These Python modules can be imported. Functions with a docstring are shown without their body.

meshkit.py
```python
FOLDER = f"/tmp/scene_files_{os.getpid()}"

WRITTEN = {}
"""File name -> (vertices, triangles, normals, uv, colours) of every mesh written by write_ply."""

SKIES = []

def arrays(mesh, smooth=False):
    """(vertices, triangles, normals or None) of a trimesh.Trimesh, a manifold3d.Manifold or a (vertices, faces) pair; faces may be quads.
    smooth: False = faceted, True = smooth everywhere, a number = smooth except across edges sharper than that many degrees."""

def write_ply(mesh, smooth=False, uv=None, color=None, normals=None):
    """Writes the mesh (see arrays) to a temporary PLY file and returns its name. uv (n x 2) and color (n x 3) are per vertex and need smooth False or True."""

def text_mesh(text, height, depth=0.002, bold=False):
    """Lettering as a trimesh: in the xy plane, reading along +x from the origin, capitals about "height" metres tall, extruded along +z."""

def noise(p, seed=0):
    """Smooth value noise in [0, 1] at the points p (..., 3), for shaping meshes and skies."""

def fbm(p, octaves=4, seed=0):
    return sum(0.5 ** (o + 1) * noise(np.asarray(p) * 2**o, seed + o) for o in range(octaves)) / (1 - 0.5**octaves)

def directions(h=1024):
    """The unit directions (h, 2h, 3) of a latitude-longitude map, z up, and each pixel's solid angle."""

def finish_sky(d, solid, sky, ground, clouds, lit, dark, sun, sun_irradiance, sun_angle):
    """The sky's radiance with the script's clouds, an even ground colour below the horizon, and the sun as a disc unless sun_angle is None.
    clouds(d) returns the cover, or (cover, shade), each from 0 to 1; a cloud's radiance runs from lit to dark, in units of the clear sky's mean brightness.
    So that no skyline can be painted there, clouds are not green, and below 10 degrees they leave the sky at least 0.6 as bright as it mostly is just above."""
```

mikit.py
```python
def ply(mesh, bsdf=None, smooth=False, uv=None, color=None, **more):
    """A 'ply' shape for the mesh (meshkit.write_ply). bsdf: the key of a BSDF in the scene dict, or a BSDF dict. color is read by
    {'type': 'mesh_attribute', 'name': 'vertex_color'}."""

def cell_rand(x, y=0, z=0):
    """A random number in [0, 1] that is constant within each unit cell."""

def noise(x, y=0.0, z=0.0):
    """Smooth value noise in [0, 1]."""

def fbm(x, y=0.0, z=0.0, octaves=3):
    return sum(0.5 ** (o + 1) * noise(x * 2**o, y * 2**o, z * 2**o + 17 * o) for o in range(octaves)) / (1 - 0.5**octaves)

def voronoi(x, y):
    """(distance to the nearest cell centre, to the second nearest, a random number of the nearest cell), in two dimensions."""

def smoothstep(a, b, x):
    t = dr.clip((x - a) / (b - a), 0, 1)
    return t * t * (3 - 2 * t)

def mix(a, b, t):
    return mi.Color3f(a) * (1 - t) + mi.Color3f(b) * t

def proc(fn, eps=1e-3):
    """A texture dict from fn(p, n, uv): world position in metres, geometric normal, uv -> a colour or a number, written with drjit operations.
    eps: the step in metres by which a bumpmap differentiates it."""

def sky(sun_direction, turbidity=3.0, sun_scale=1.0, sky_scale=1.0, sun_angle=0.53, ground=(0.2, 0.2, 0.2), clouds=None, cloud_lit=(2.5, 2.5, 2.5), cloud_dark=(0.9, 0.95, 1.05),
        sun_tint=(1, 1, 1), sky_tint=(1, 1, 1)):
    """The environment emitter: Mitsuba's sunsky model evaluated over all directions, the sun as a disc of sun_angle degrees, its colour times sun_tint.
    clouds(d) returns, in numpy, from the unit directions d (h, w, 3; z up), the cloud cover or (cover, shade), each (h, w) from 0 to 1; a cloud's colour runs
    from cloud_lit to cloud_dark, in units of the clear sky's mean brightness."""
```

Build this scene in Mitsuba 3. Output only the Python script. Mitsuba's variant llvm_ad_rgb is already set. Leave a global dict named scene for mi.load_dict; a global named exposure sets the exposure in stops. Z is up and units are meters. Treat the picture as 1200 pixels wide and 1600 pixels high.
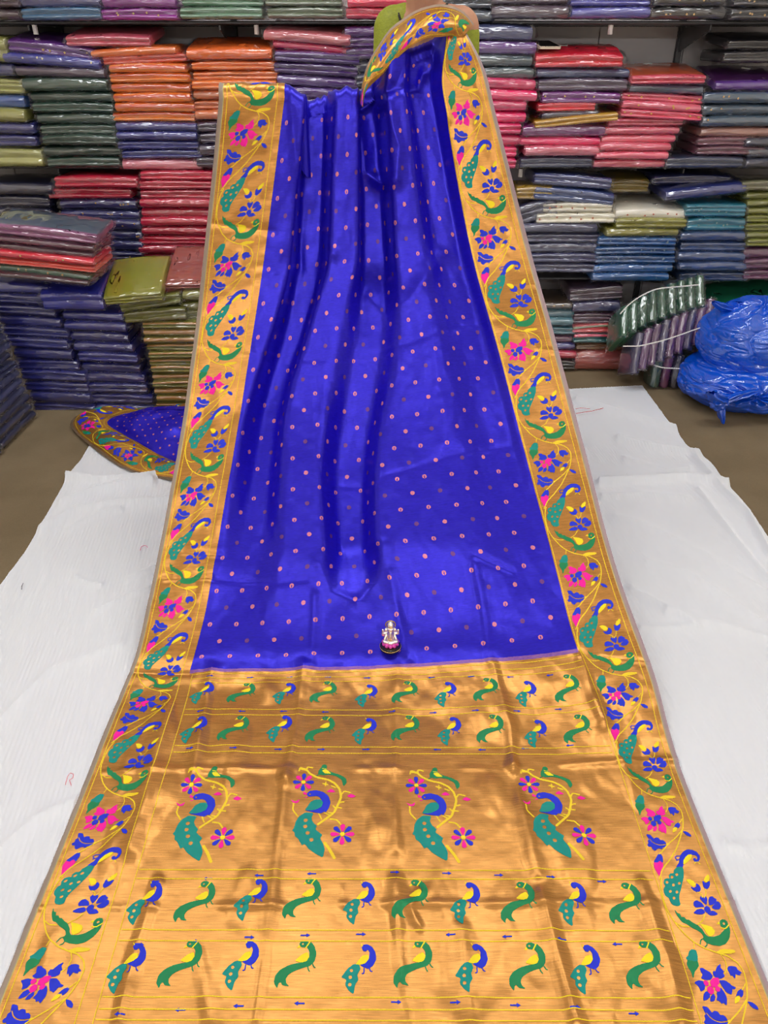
import math, random
import numpy as np
import drjit as dr
import mitsuba as mi
import trimesh, shapely, manifold3d
from shapely.geometry import Polygon, LineString, Point
from scipy.interpolate import PchipInterpolator, RectBivariateSpline, LinearNDInterpolator
from scipy.ndimage import gaussian_filter, gaussian_filter1d
import mikit, meshkit

scene, labels = {}, {}
T = mi.ScalarTransform4f

# ------------------------------------------------------------------ camera, light, exposure
TH = math.radians(31.4)          # camera looks down by this angle
CH, FOC, CX, CY = 1.22, 1180.0, 600.0, 800.0
CT, ST = math.cos(TH), math.sin(TH)
scene['camera'] = {'type': 'perspective', 'fov_axis': 'x', 'fov': 2 * math.degrees(math.atan(600 / FOC)), 'near_clip': 0.05, 'far_clip': 60.0,
                   'to_world': T().look_at(origin=[0, 0, CH], target=[0, CT, CH - ST], up=[0, 0, 1])}
exposure = 0.18
LAMP = 6.9                       # radiance of the ceiling lamp panels
LAMP_R = 0.29                     # half their width
LAMPS = [(-1.3, -0.35), (0.0, -0.35), (1.3, -0.35), (-1.45, 2.15), (-0.5, 2.15), (0.5, 2.15), (1.45, 2.15)]
TUBE = 44.0                       # radiance of the tube lamps on the wall behind the camera
TUBES = [(-1.35, 1.95), (0.0, 1.95), (1.35, 1.95)]


def srgb(c):
    c = np.asarray(c, float) / 255.0
    return np.where(c < 0.04045, c / 12.92, ((c + 0.055) / 1.055) ** 2.4)


def rgb(c, k=1.0):
    return {'type': 'rgb', 'value': [float(min(x * k, 0.95)) for x in srgb(c)]}


def vcol():
    return {'type': 'mesh_attribute', 'name': 'vertex_color'}


def prin(base, rough=0.5, metal=0.0, spec=0.5, **k):
    return {'type': 'twosided', 'b': {'type': 'principled', 'base_color': base, 'roughness': rough, 'metallic': metal, 'specular': spec, **k}}


# ------------------------------------------------------------------ pixel <-> world helpers for the photograph's 1200 x 1600 frame
def on_plane_y(x, y, Y):
    v = (y - CY) / FOC
    z = Y / (CT - v * ST)
    return np.array([(x - CX) / FOC * z, Y, CH - z * (ST + v * CT)])


def on_plane_z(x, y, Z=0.0):
    v = (y - CY) / FOC
    z = (CH - Z) / (ST + v * CT)
    return np.array([(x - CX) / FOC * z, z * (CT - v * ST), Z])


def project(P):
    P = np.asarray(P, float)
    dz = P[..., 2] - CH
    z = P[..., 1] * CT - dz * ST
    return np.stack([CX + FOC * P[..., 0] / z, CY - FOC * (P[..., 1] * ST + dz * CT) / z], -1)


def sst(a, b, x):
    t = np.clip((np.asarray(x, float) - a) / (b - a), 0, 1)
    return t * t * (3 - 2 * t)


# ------------------------------------------------------------------ scene entries
COUNT = {}


def numbered(name, holder=''):
    key = holder + name
    n = COUNT.get(key, 0)
    COUNT[key] = n + 1
    return key if n == 0 else f'{key}_{n:03d}'


def part(holder, name, mesh, bsdf, label=None, kind=None, smooth=False, **k):
    key = numbered(name, holder + '__')
    scene[key] = mikit.ply(mesh, bsdf, smooth=smooth, **k)
    if label or kind:
        labels[key] = {x: y for x, y in (('label', label), ('kind', kind)) if y}
    return key


def thing(name, label, category, group=None, kind=None):
    key = numbered(name)
    labels[key] = {'label': label, 'category': category}
    if group:
        labels[key]['group'] = group
    if kind:
        labels[key]['kind'] = kind
    return key


def single(name, mesh, bsdf, label, category, group=None, smooth=False, **k):
    key = thing(name, label, category, group)
    scene[key] = mikit.ply(mesh, bsdf, smooth=smooth, **k)
    return key


def struct(name, mesh, bsdf, label=None, smooth=False, **k):
    scene[name] = mikit.ply(mesh, bsdf, smooth=smooth, **k)
    labels[name] = {'kind': 'structure', **({'label': label, 'category': 'room'} if label else {})}
    return name


def box(x0, x1, y0, y1, z0, z1):
    m = trimesh.creation.box((x1 - x0, y1 - y0, z1 - z0))
    m.apply_translation(((x0 + x1) / 2, (y0 + y1) / 2, (z0 + z1) / 2))
    return m


def bbox_round(x0, x1, y0, y1, z0, z1, r):
    """a box with chamfered edges"""
    pts = []
    for sx in (0, 1):
        for sy in (0, 1):
            for sz in (0, 1):
                c = np.array([(x0, x1)[sx], (y0, y1)[sy], (z0, z1)[sz]], float)
                d = np.array([1 - 2 * sx, 1 - 2 * sy, 1 - 2 * sz]) * r
                for k in range(3):
                    e = d.copy()
                    e[k] = 0
                    pts.append(c + e)
    return trimesh.convex.convex_hull(np.array(pts))


def tube(path, r, seg=8, closed=False):
    path = np.asarray(path, float)
    n = len(path)
    rr = np.broadcast_to(np.asarray(r, float), (n,))
    t = np.gradient(path, axis=0)
    t /= np.maximum(np.linalg.norm(t, axis=1, keepdims=True), 1e-9)
    ref = np.array([0.13, 0.21, 1.0]) if abs(t[:, 2]).mean() < 0.8 else np.array([1.0, 0.2, 0.1])
    u = np.cross(t, ref)
    u /= np.linalg.norm(u, axis=1, keepdims=True)
    w = np.cross(t, u)
    an = np.arange(seg) * 2 * np.pi / seg
    v = path[:, None] + rr[:, None, None] * (np.cos(an)[None, :, None] * u[:, None] + np.sin(an)[None, :, None] * w[:, None])
    v = np.vstack([v.reshape(-1, 3), path[:1], path[-1:]])
    f = []
    for i in range(n - 1):
        for j in range(seg):
            a, b = i * seg + j, i * seg + (j + 1) % seg
            f += [[a, b, b + seg], [a, b + seg, a + seg]]
    for j in range(seg):
        f += [[n * seg, (j + 1) % seg, j], [n * seg + 1, (n - 1) * seg + j, (n - 1) * seg + (j + 1) % seg]]
    return trimesh.Trimesh(v, f, process=False)


def grid_faces(nr, nc):
    i = np.arange(nr * nc).reshape(nr, nc)
    a, b, c, d = i[:-1, :-1].ravel(), i[:-1, 1:].ravel(), i[1:, 1:].ravel(), i[1:, :-1].ravel()
    return np.vstack([np.stack([a, b, c], 1), np.stack([a, c, d], 1)])


def chaikin(p, closed=True, n=1):
    p = np.asarray(p, float)
    for _ in range(n):
        q = np.roll(p, -1, 0) if closed else p[1:]
        b = p if closed else p[:-1]
        m = np.empty((2 * len(b), 2))
        m[0::2], m[1::2] = 0.85 * b + 0.15 * q, 0.15 * b + 0.85 * q
        p = m if closed else np.vstack([p[:1], m, p[-1:]])
    return p


# ------------------------------------------------------------------ room shell
def carpet(p, n, uv):
    f = mikit.fbm(p.x * 9, p.y * 9, p.z * 9, 3)
    g = mikit.noise(p.x * 420, p.y * 420)
    return mikit.mix((0.165, 0.122, 0.070), (0.25, 0.19, 0.115), f * 0.75 + g * 0.25)


scene['carpet_mat'] = prin(mikit.proc(carpet), 0.85, spec=0.15)
scene['wall_mat'] = prin(rgb((226, 220, 210)), 0.6)
scene['panel_mat'] = prin(rgb((196, 190, 190)), 0.45)
scene['ceiling_mat'] = prin(rgb((235, 233, 228)), 0.8)
scene['shelf_mat'] = prin(rgb((58, 58, 60)), 0.35)
scene['white_plastic'] = prin(rgb((235, 232, 226)), 0.35)
RX, RY0, RY1, RZ = 2.3, -2.2, 3.62, 2.75
struct('floor', box(-RX, RX, RY0, RY1, -0.06, 0.0), 'carpet_mat')
struct('ceiling', box(-RX, RX, RY0, RY1, RZ, RZ + 0.06), 'ceiling_mat')
struct('wall_left', box(-RX - 0.06, -RX, RY0, RY1, 0, RZ), 'wall_mat')
struct('wall_right', box(RX, RX + 0.06, RY0, RY1, 0, RZ), 'wall_mat')
struct('wall_front', box(-RX, RX, RY0 - 0.06, RY0, 0, RZ), 'wall_mat')
struct('wall_back', box(-RX, RX, RY1, RY1 + 0.06, 0, RZ), 'wall_mat')
xs = [-2.28, -1.62, -0.95, -0.28, 0.33, 0.87, 1.22, 1.76, 2.28]
for x0, x1 in zip(xs[:-1], xs[1:]):           # laminate sheets on the wall, thin open joints between them
    for z0, z1 in ((0.02, 1.335), (1.34, 2.7)):
        part('wall_back', 'panel', bbox_round(x0 + 0.0018, x1 - 0.0018, RY1 - 0.012, RY1 + 0.002, z0, z1, 0.0015), 'panel_mat')

# ceiling lamps: white frame and a glowing diffuser
for i, (lx, ly) in enumerate(LAMPS):
    row = 'row over the camera' if ly < 1 else 'row nearest the rack'
    nth = ('first', 'second', 'third', 'fourth')[sum(1 for q in LAMPS if q[1] == ly and q[0] < lx)]
    key = thing('ceiling_lamp', f'square white ceiling panel lamp, {nth} of the {row}', 'lamp', 'ceiling lamps')
    a, c = LAMP_R, LAMP_R + 0.012
    fr = trimesh.util.concatenate([box(lx - c - .012, lx + c + .012, ly + s * c - 0.012, ly + s * c + 0.012, RZ - 0.03, RZ) for s in (-1, 1)] +
                                  [box(lx + s * c - 0.012, lx + s * c + 0.012, ly - a, ly + a, RZ - 0.03, RZ) for s in (-1, 1)])
    part(key, 'frame', fr, 'white_plastic')
    q = trimesh.Trimesh([[lx - a, ly - a, RZ - 0.02], [lx + a, ly - a, RZ - 0.02], [lx + a, ly + a, RZ - 0.02], [lx - a, ly + a, RZ - 0.02]], [[0, 2, 1], [0, 3, 2]], process=False)
    part(key, 'diffuser', q, 'white_plastic', emitter={'type': 'area', 'radiance': {'type': 'rgb', 'value': [LAMP * 0.97, LAMP, LAMP * 1.03]}})

for i, (lx, lz) in enumerate(TUBES):
    key = thing('tube_lamp', f'white tube lamp on the wall facing the rack, {("first", "second", "third")[i]} along it', 'lamp', 'tube lamps')
    part(key, 'batten', bbox_round(lx - .62, lx + .62, RY0, RY0 + .03, lz - .03, lz + .03, .004), 'white_plastic')
    tb = trimesh.creation.cylinder(.021, 1.18, sections=20)
    tb.apply_transform(trimesh.transformations.rotation_matrix(math.pi / 2, (0, 1, 0)))
    tb.apply_translation((lx, RY0 + .055, lz))
    part(key, 'tube', tb, 'white_plastic', emitter={'type': 'area', 'radiance': {'type': 'rgb', 'value': [TUBE * 0.97, TUBE, TUBE * 1.04]}})
    for s in (-1, 1):
        part(key, 'socket', bbox_round(lx + s * .605 - .015, lx + s * .605 + .015, RY0 + .028, RY0 + .085, lz - .026, lz + .026, .004), 'white_plastic')

# the rack behind: boards on slotted uprights
YF = 3.2                                           # front of the packs on the rack
rack = thing('shelf_rack', 'wall rack with dark boards on slotted uprights carrying the packed sarees', 'shelf rack')
SHELF_Z = [0.398, 0.833, 1.315]
for z in SHELF_Z:
    part(rack, 'board', bbox_round(-2.25, 2.25, YF + 0.07, RY1 - 0.014, z - 0.012, z - 0.002, 0.003), 'shelf_mat')
for x in (-2.0, -1.3, -0.6, 0.2, 1.195, 1.9):
    part(rack, 'upright', bbox_round(x - 0.012, x + 0.012, RY1 - 0.034, RY1 - 0.013, 0.0, 1.7, 0.003), 'shelf_mat')
    for z in SHELF_Z:                              # tapered bracket under the board
        pr = trimesh.creation.extrude_polygon(Polygon([(YF + 0.08, 0), (RY1 - 0.03, 0), (RY1 - 0.03, -0.085), (YF + 0.08, -0.015)]), 0.006, engine='earcut')
        v = np.array(pr.vertices)
        pr = trimesh.Trimesh(np.stack([v[:, 2] + x - 0.003, v[:, 0], v[:, 1] + z - 0.0145], 1), pr.faces)
        part(rack, 'bracket', pr, 'shelf_mat')
for px, py, z in ((53, 36, 1.315), (400, 36, 1.315), (829, 37, 1.315), (955, 37, 1.315), (814, 263, 0.833)):
    c = on_plane_y(px, py, YF + 0.085)
    pg = trimesh.creation.cylinder(0.009, 0.03, sections=14)
    pg.apply_translation((c[0], YF + 0.085, z - 0.0285))
    part(rack, 'support_peg', pg, 'white_plastic', 'short white support peg', smooth=40)
# ------------------------------------------------------------------ the saree: one cloth surface S(u, k); u metres across, k pattern repeats along
W, PER = 1.166, 0.289
ks = np.arange(-1.1, 8.35, 0.0165)
na = 289
aa = np.linspace(0, 1, na)
BL, BR = 0.1455 / W, 1 - 0.145 / W


def pch(d):
    return PchipInterpolator(*zip(*d), extrapolate=True)(ks)


YL = pch([(-1.2, 1.93), (-.31, 1.94), (0, 1.94), (1, 1.912), (2, 1.82), (3, 1.625), (4, 1.416), (4.6, 1.275), (5, 1.186), (6, .897), (7, .608), (8.4, .203)])
ZL = pch([(-1.2, 1.39), (-.31, 1.134), (0, 1.05), (1, .759), (2, .483), (3, .267), (4, .085), (4.5, .018), (5, .004), (6, .004), (8.4, .004)])
XL0 = pch([(-1.2, -.34), (-.31, -.3717), (0, -.389), (1, -.451), (2, -.504), (3, -.537), (4, -.566), (4.6, -.578), (5, -.583), (8.4, -.582)])
XL1 = pch([(-1.2, -.17), (-.31, -.226), (0, -.2438), (1, -.303), (2, -.3578), (3, -.3957), (4, -.427), (4.6, -.4466), (5, -.444), (8.4, -.437)])
YR = pch([(-1.2, 2.25), (-.9, 2.16), (-.6, 2.11), (-.3, 2.08), (0, 2.06), (1, 2.01), (2, 1.848), (3, 1.663), (4, 1.435), (5, 1.18), (6, .894), (7, .605), (8.4, .2)])
ZR = pch([(-1.2, 1.29), (-.9, 1.285), (-.6, 1.24), (-.3, 1.175), (0, 1.096), (1, .819), (2, .581), (3, .359), (4, .18), (5, .044), (5.6, .006), (6, .004), (8.4, .004)])
XR0 = pch([(-1.2, .15), (-.9, .172), (-.6, .205), (-.3, .2425), (0, .2688), (1, .3638), (2, .439), (3, .503), (4, .5466), (5, .5917), (6, .586), (8.4, .586)])
XR1 = pch([(-1.2, .153), (-.9, .153), (-.6, .1456), (-.3, .137), (0, .1514), (1, .2153), (2, .2915), (3, .3562), (4, .4088), (4.6, .437), (5, .4555), (6, .4635), (8.4, .4455)])

K, A = np.meshgrid(ks, aa, indexing='ij')
b = np.clip((A - BL) / (BR - BL), 0, 1)
kk = ks[:, None]


def ramp(d):
    return PchipInterpolator(*zip(*d), extrapolate=True)(np.clip(ks, d[0][0], d[-1][0]))[:, None]


# deep hanging folds: pairs of flanks; where a flank turns away from the eye the cloth advances little sideways
w1 = ramp([(-1.1, .95), (1, .9), (2, .75), (3, .5), (3.7, .2), (4.3, 0)])
w2 = ramp([(-1.1, .9), (1.0, .95), (1.45, .45), (1.9, .35), (2.6, .65), (3.5, .7), (3.85, .25), (4.1, 0)])
w3 = ramp([(-1.1, .8), (0.5, .7), (1.5, .4), (3, .25), (4.2, 0)])
FL = [(ramp([(-1, .135), (1, .135), (2.5, .05), (4, .05)]), .07, -1, w1), (ramp([(-1, .30), (1, .30), (2.5, .18), (4, .17)]), .07, 1, w1),
      (ramp([(-1, .46), (1, .485), (3.0, .36), (4, .36)]), .07, -1, w2), (ramp([(-1, .62), (1, .65), (3.0, .52), (4, .50)]), .075, 1, w2),
      (ramp([(-1, .80), (1, .84), (4, .86)]), .09, -.55, w3)]
rho = np.ones_like(b)
fold = np.zeros_like(b)
for c, wd, sg, w in FL:
    x = (b - c) / wd
    rho -= 0.82 * w * np.exp(-(x * 1.7) ** 4)
    fold += sg * w * 0.098 * wd / .07 * sst(-.75, .75, x)
rho = np.maximum(rho, .12)
inner = (A >= BL) & (A <= BR)
cum = np.cumsum(np.where(inner, rho, 0), 1)
cum = (cum - cum[:, :1]) / (cum[:, -1:] - cum[:, :1])
fold *= sst(0, .03, b) * sst(1, .97, b)
Xg = np.where(A < BL, XL0[:, None] + (XL1 - XL0)[:, None] * A / BL,
              np.where(A > BR, XR1[:, None] + (XR0 - XR1)[:, None] * (A - BR) / (1 - BR), XL1[:, None] + (XR1 - XL1)[:, None] * cum))
wr = np.clip((Xg - XL0[:, None]) / (XR0 - XL0)[:, None], 0, 1)
wy = wr
wz = wr ** (1 + 2.2 * sst(3.6, 4.7, K))
Yg = YL[:, None] * (1 - wy) + YR[:, None] * wy
Zg = ZL[:, None] * (1 - wz) + ZR[:, None] * wz

# the upper end: over the raised forearm, then up to the shoulder
tx = [300, 343, 443, 455, 468, 490, 505, 515, 530, 541, 553, 566, 573, 579, 600, 640, 690, 698, 703, 712, 724, 740, 770]
ty = [150, 150, 150, 154, 166, 166, 160, 155, 163, 153, 161, 152, 134, 126, 108, 86, 62, 44, 31, 25, 27, 42, 60]
pix = project(np.stack([Xg, Yg, Zg], -1))
want = np.interp(pix[..., 0], tx, ty)
over = pix[..., 1] >= want
ktop = ks[np.argmax(over, 0)]
ktop = gaussian_filter1d(ktop, 1.0)
R0 = 0.028
for j in range(na):
    P = [np.interp(ktop[j], ks, g[:, j]) for g in (Xg, Yg, Zg)]
    m = ks < ktop[j]
    s = (ktop[j] - ks[m]) * PER
    ph = np.minimum(s / R0, math.pi)
    Xg[m, j] = P[0] + 0.0 * s
    Yg[m, j] = P[1] + R0 * (1 - np.cos(ph))
    Zg[m, j] = P[2] + R0 * np.sin(ph) - np.maximum(s - math.pi * R0, 0)

B = np.stack([Xg, Yg, Zg], -1)
PX = project(B)
Bs = np.stack([gaussian_filter(B[..., i], 4) for i in range(3)], -1)
N = np.cross(np.gradient(Bs, axis=1), np.gradient(Bs, axis=0))
N /= np.maximum(np.linalg.norm(N, axis=-1, keepdims=True), 1e-9)
N *= np.sign(np.sum(N * (np.array([0, 0, CH]) - B), -1, keepdims=True))
upper = K < ktop[None, :]
D = gaussian_filter(fold, (5, 1.2))


def pdist(poly):
    """distance in pixels from every cloth vertex to a polyline of the photograph, and the side of it"""
    best, side = np.full(PX.shape[:2], 1e9), np.zeros(PX.shape[:2])
    for p, q in zip(poly[:-1], poly[1:]):
        p, q = np.array(p, float), np.array(q, float)
        d = q - p
        t = np.clip(((PX - p) @ d) / (d @ d), 0, 1)
        e = PX - (p + t[..., None] * d)
        r = np.linalg.norm(e, axis=-1)
        s = d[0] * e[..., 1] - d[1] * e[..., 0]
        m = r < best
        best, side = np.where(m, r, best), np.where(m, s, side)
    return best, np.sign(side)


def ends(poly, fade):
    """1 along the polyline, falling off beyond its two ends"""
    p, q = np.array(poly[0], float), np.array(poly[-1], float)
    return np.exp(-(np.maximum(0, -(((PX - p) @ (q - p)) / np.linalg.norm(q - p))) / fade) ** 2)


def crease(poly, amp, wid, step=0.0):
    global D
    r, s = pdist(poly)
    D = D + amp * np.exp(-(r / wid) ** 1.5) + step * s * np.exp(-(r / (wid * 3)) ** 2) * (1 - np.exp(-(r / wid) ** 2))


# pressed fold lines and pulls of the blue length
for poly, amp, wid in [([(395, 556), (455, 563), (515, 563), (592, 562)], -.0015, 4), ([(592, 546), (640, 536), (697, 515), (735, 503), (800, 498)], -.0015, 4),
                       ([(495, 600), (498, 735), (512, 748), (580, 750), (650, 731), (700, 712), (800, 694)], -.0018, 4),
                       ([(492, 930), (488, 1040)], .005, 6), ([(610, 895), (622, 960), (640, 1030)], .005, 7), ([(742, 880), (757, 960), (765, 1030)], .006, 8),
                       ([(745, 870), (800, 893)], -.004, 5), ([(330, 905), (440, 910), (480, 905)], -.003, 4), ([(480, 470), (500, 410), (520, 396)], .004, 7),
                       ([(600, 285), (577, 270), (570, 180)], .012, 9), ([(600, 287), (618, 280), (622, 230), (600, 160)], .012, 9),
                       ([(560, 940), (520, 925), (500, 880)], .006, 10), ([(560, 940), (590, 905), (600, 850)], .006, 10),
                       ([(580, 460), (600, 490), (640, 470), (690, 400)], .010, 14), ([(640, 85), (620, 130), (575, 165)], -.009, 8), ([(672, 98), (660, 130), (610, 142)], -.010, 8),
                       ([(455, 160), (466, 300), (470, 420)], -.006, 8), ([(700, 200), (722, 400), (760, 560)], -.006, 12), ([(660, 420), (680, 560), (700, 690)], .006, 18)]:
    crease(poly, amp, wid)
# pallu on the floor: long soft pleat marks left by packing, running lengthwise, and pressed cross folds
for poly, amp, wid in [([(332, 1045), (318, 1130), (300, 1220)], .007, 9), ([(476, 1040), (462, 1150), (447, 1220)], .008, 9), ([(447, 1215), (432, 1360), (415, 1500), (400, 1600)], .007, 11),
                       ([(622, 1045), (618, 1180), (618, 1330)], .005, 9), ([(618, 1380), (622, 1480), (640, 1600)], .006, 12), ([(770, 1040), (795, 1130), (802, 1200)], .010, 9),
                       ([(800, 1195), (820, 1290), (838, 1370)], .007, 11), ([(845, 1400), (872, 1500), (900, 1600)], .009, 12), ([(930, 1100), (975, 1200), (1010, 1330)], .005, 10),
                       ([(905, 1030), (925, 1090), (940, 1130)], .010, 9), ([(265, 1100), (235, 1230), (205, 1330)], .007, 14), ([(250, 1380), (215, 1480), (185, 1600)], .008, 14),
                       ([(1000, 1380), (1040, 1500), (1065, 1600)], .008, 13), ([(535, 1390), (545, 1470)], .003, 10), ([(660, 1395), (640, 1420), (655, 1450)], .006, 7),
                       ([(720, 1450), (735, 1600)], .004, 12), ([(300, 1400), (330, 1600)], .004, 16)]:
    crease(poly, amp, wid)
for poly, amp, wid in [([(160, 1208), (250, 1204), (420, 1203), (640, 1202), (800, 1200), (1070, 1186)], .003, 3.5), ([(60, 1420), (300, 1418), (640, 1414), (1000, 1412), (1150, 1410)], .003, 4),
                       ([(205, 1052), (300, 1052)], -.004, 4), ([(940, 1030), (1040, 1036)], .003, 4), ([(285, 863), (345, 868)], -.003, 4), ([(300, 345), (430, 362)], -.002, 4), ([(255, 905), (330, 902)], -.003, 4),
                       ([(290, 537), (400, 550)], -.002, 4), ([(820, 445), (880, 440)], .002, 3), ([(840, 545), (890, 550)], .002, 3)]:
    crease(poly, amp, wid)
# loose undulation of the woven gold, finer ripples in the silk
U3 = np.stack([A * W, K * PER, np.zeros_like(A)], -1)
low = meshkit.fbm(U3 * np.array([9, 5.0, 1]), 3, 11) - .5
mid = meshkit.fbm(U3 * np.array([26, 11.0, 1]) + 7.7, 3, 5) - .5
fin = meshkit.fbm(U3 * np.array([55, 60.0, 1]) + 3.3, 2, 9) - .5
floorish = sst(4.3, 4.9, K)
D = D + low * (.020 * floorish + .008 * (1 - floorish)) + mid * (.0085 * floorish + .005 * (1 - floorish)) + fin * .0013
itop = np.clip(np.searchsorted(ks, ktop) + 1, 0, len(ks) - 1)
Dt, Nt = D[itop, np.arange(na)], N[itop, np.arange(na)]
D = np.where(upper, Dt[None, :], D)                      # beyond the upper edge the cloth keeps the folds it has there
N = np.where(upper[..., None], Nt[None], N)
S3 = B + N * D[..., None]
S3[..., 2] = np.where(floorish > 0, np.maximum(S3[..., 2], .0062 + .0012 * fin + .0008 * low), S3[..., 2])
uu = aa * W
NG = np.cross(np.gradient(S3, axis=1), np.gradient(S3, axis=0))
NG /= np.maximum(np.linalg.norm(NG, axis=-1, keepdims=True), 1e-9)
NG *= np.sign(NG[300, 150, 2])
PACK6 = np.concatenate([S3, NG], -1)


def surf(u, k, off=0.0):
    """points of the cloth at (u, k), lifted by off along its face"""
    j = np.clip(np.asarray(u, float) / W * (na - 1), 0, na - 1.0001)
    i = np.clip((np.asarray(k, float) - ks[0]) / (ks[1] - ks[0]), 0, len(ks) - 1.0001)
    i0, j0 = i.astype(int), j.astype(int)
    fi, fj = (i - i0)[..., None], (j - j0)[..., None]
    q = (PACK6[i0, j0] * (1 - fj) + PACK6[i0, j0 + 1] * fj) * (1 - fi) + (PACK6[i0 + 1, j0] * (1 - fj) + PACK6[i0 + 1, j0 + 1] * fj) * fi
    return q[..., :3] + q[..., 3:] * off


# pixel of the photograph -> (u, k) on the cloth, from the undisplaced surface
_m = (~upper) & (PX[..., 1] > 20) & (PX[..., 1] < 1800)
_sel = np.zeros_like(_m)
_sel[::3, ::3] = True
_m &= _sel
INV = LinearNDInterpolator(PX[_m], np.stack([A[_m] * W, K[_m]], -1))


# ---- cloth materials
def weave(lo, hi, fu, fv):
    def fn(p, n, uv):
        g = mikit.noise(uv.x * fu, uv.y * fv) * 0.6 + mikit.noise(uv.x * fu * 0.31 + 5, uv.y * fv * 1.7) * 0.4
        return mikit.mix(lo, hi, g)
    return fn


scene['silk_blue'] = prin(mikit.proc(weave((.016, .0075, .44), (.024, .012, .57), 150, 700)), 0.34, metal=0.5, spec=0.5)
scene['zari_gold'] = prin(mikit.proc(weave((.44, .192, .044), (.72, .335, .083), 70, 1100)), 0.31, metal=0.72, spec=0.5)
scene['zari_stripe'] = prin(mikit.proc(weave((.12, .03, .40), (.36, .16, .30), 300, 900)), 0.42, metal=0.35)
scene['selvedge_mat'] = prin(vcol(), 0.5, spec=0.4)
scene['thread_mat'] = prin(vcol(), 0.55, spec=0.35, sheen=0.4)
scene['buti_mat'] = prin(vcol(), 0.42, metal=0.45)
C_BLUE, C_PINK, C_TEAL, C_GREEN, C_YEL, C_LINE = (32, 48, 205), (250, 22, 160), (12, 140, 128), (24, 130, 78), (250, 226, 30), (246, 214, 40)

saree = thing('saree', 'blue silk saree with peacock gold borders, hung from the arm down over the white sheet', 'saree')


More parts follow.
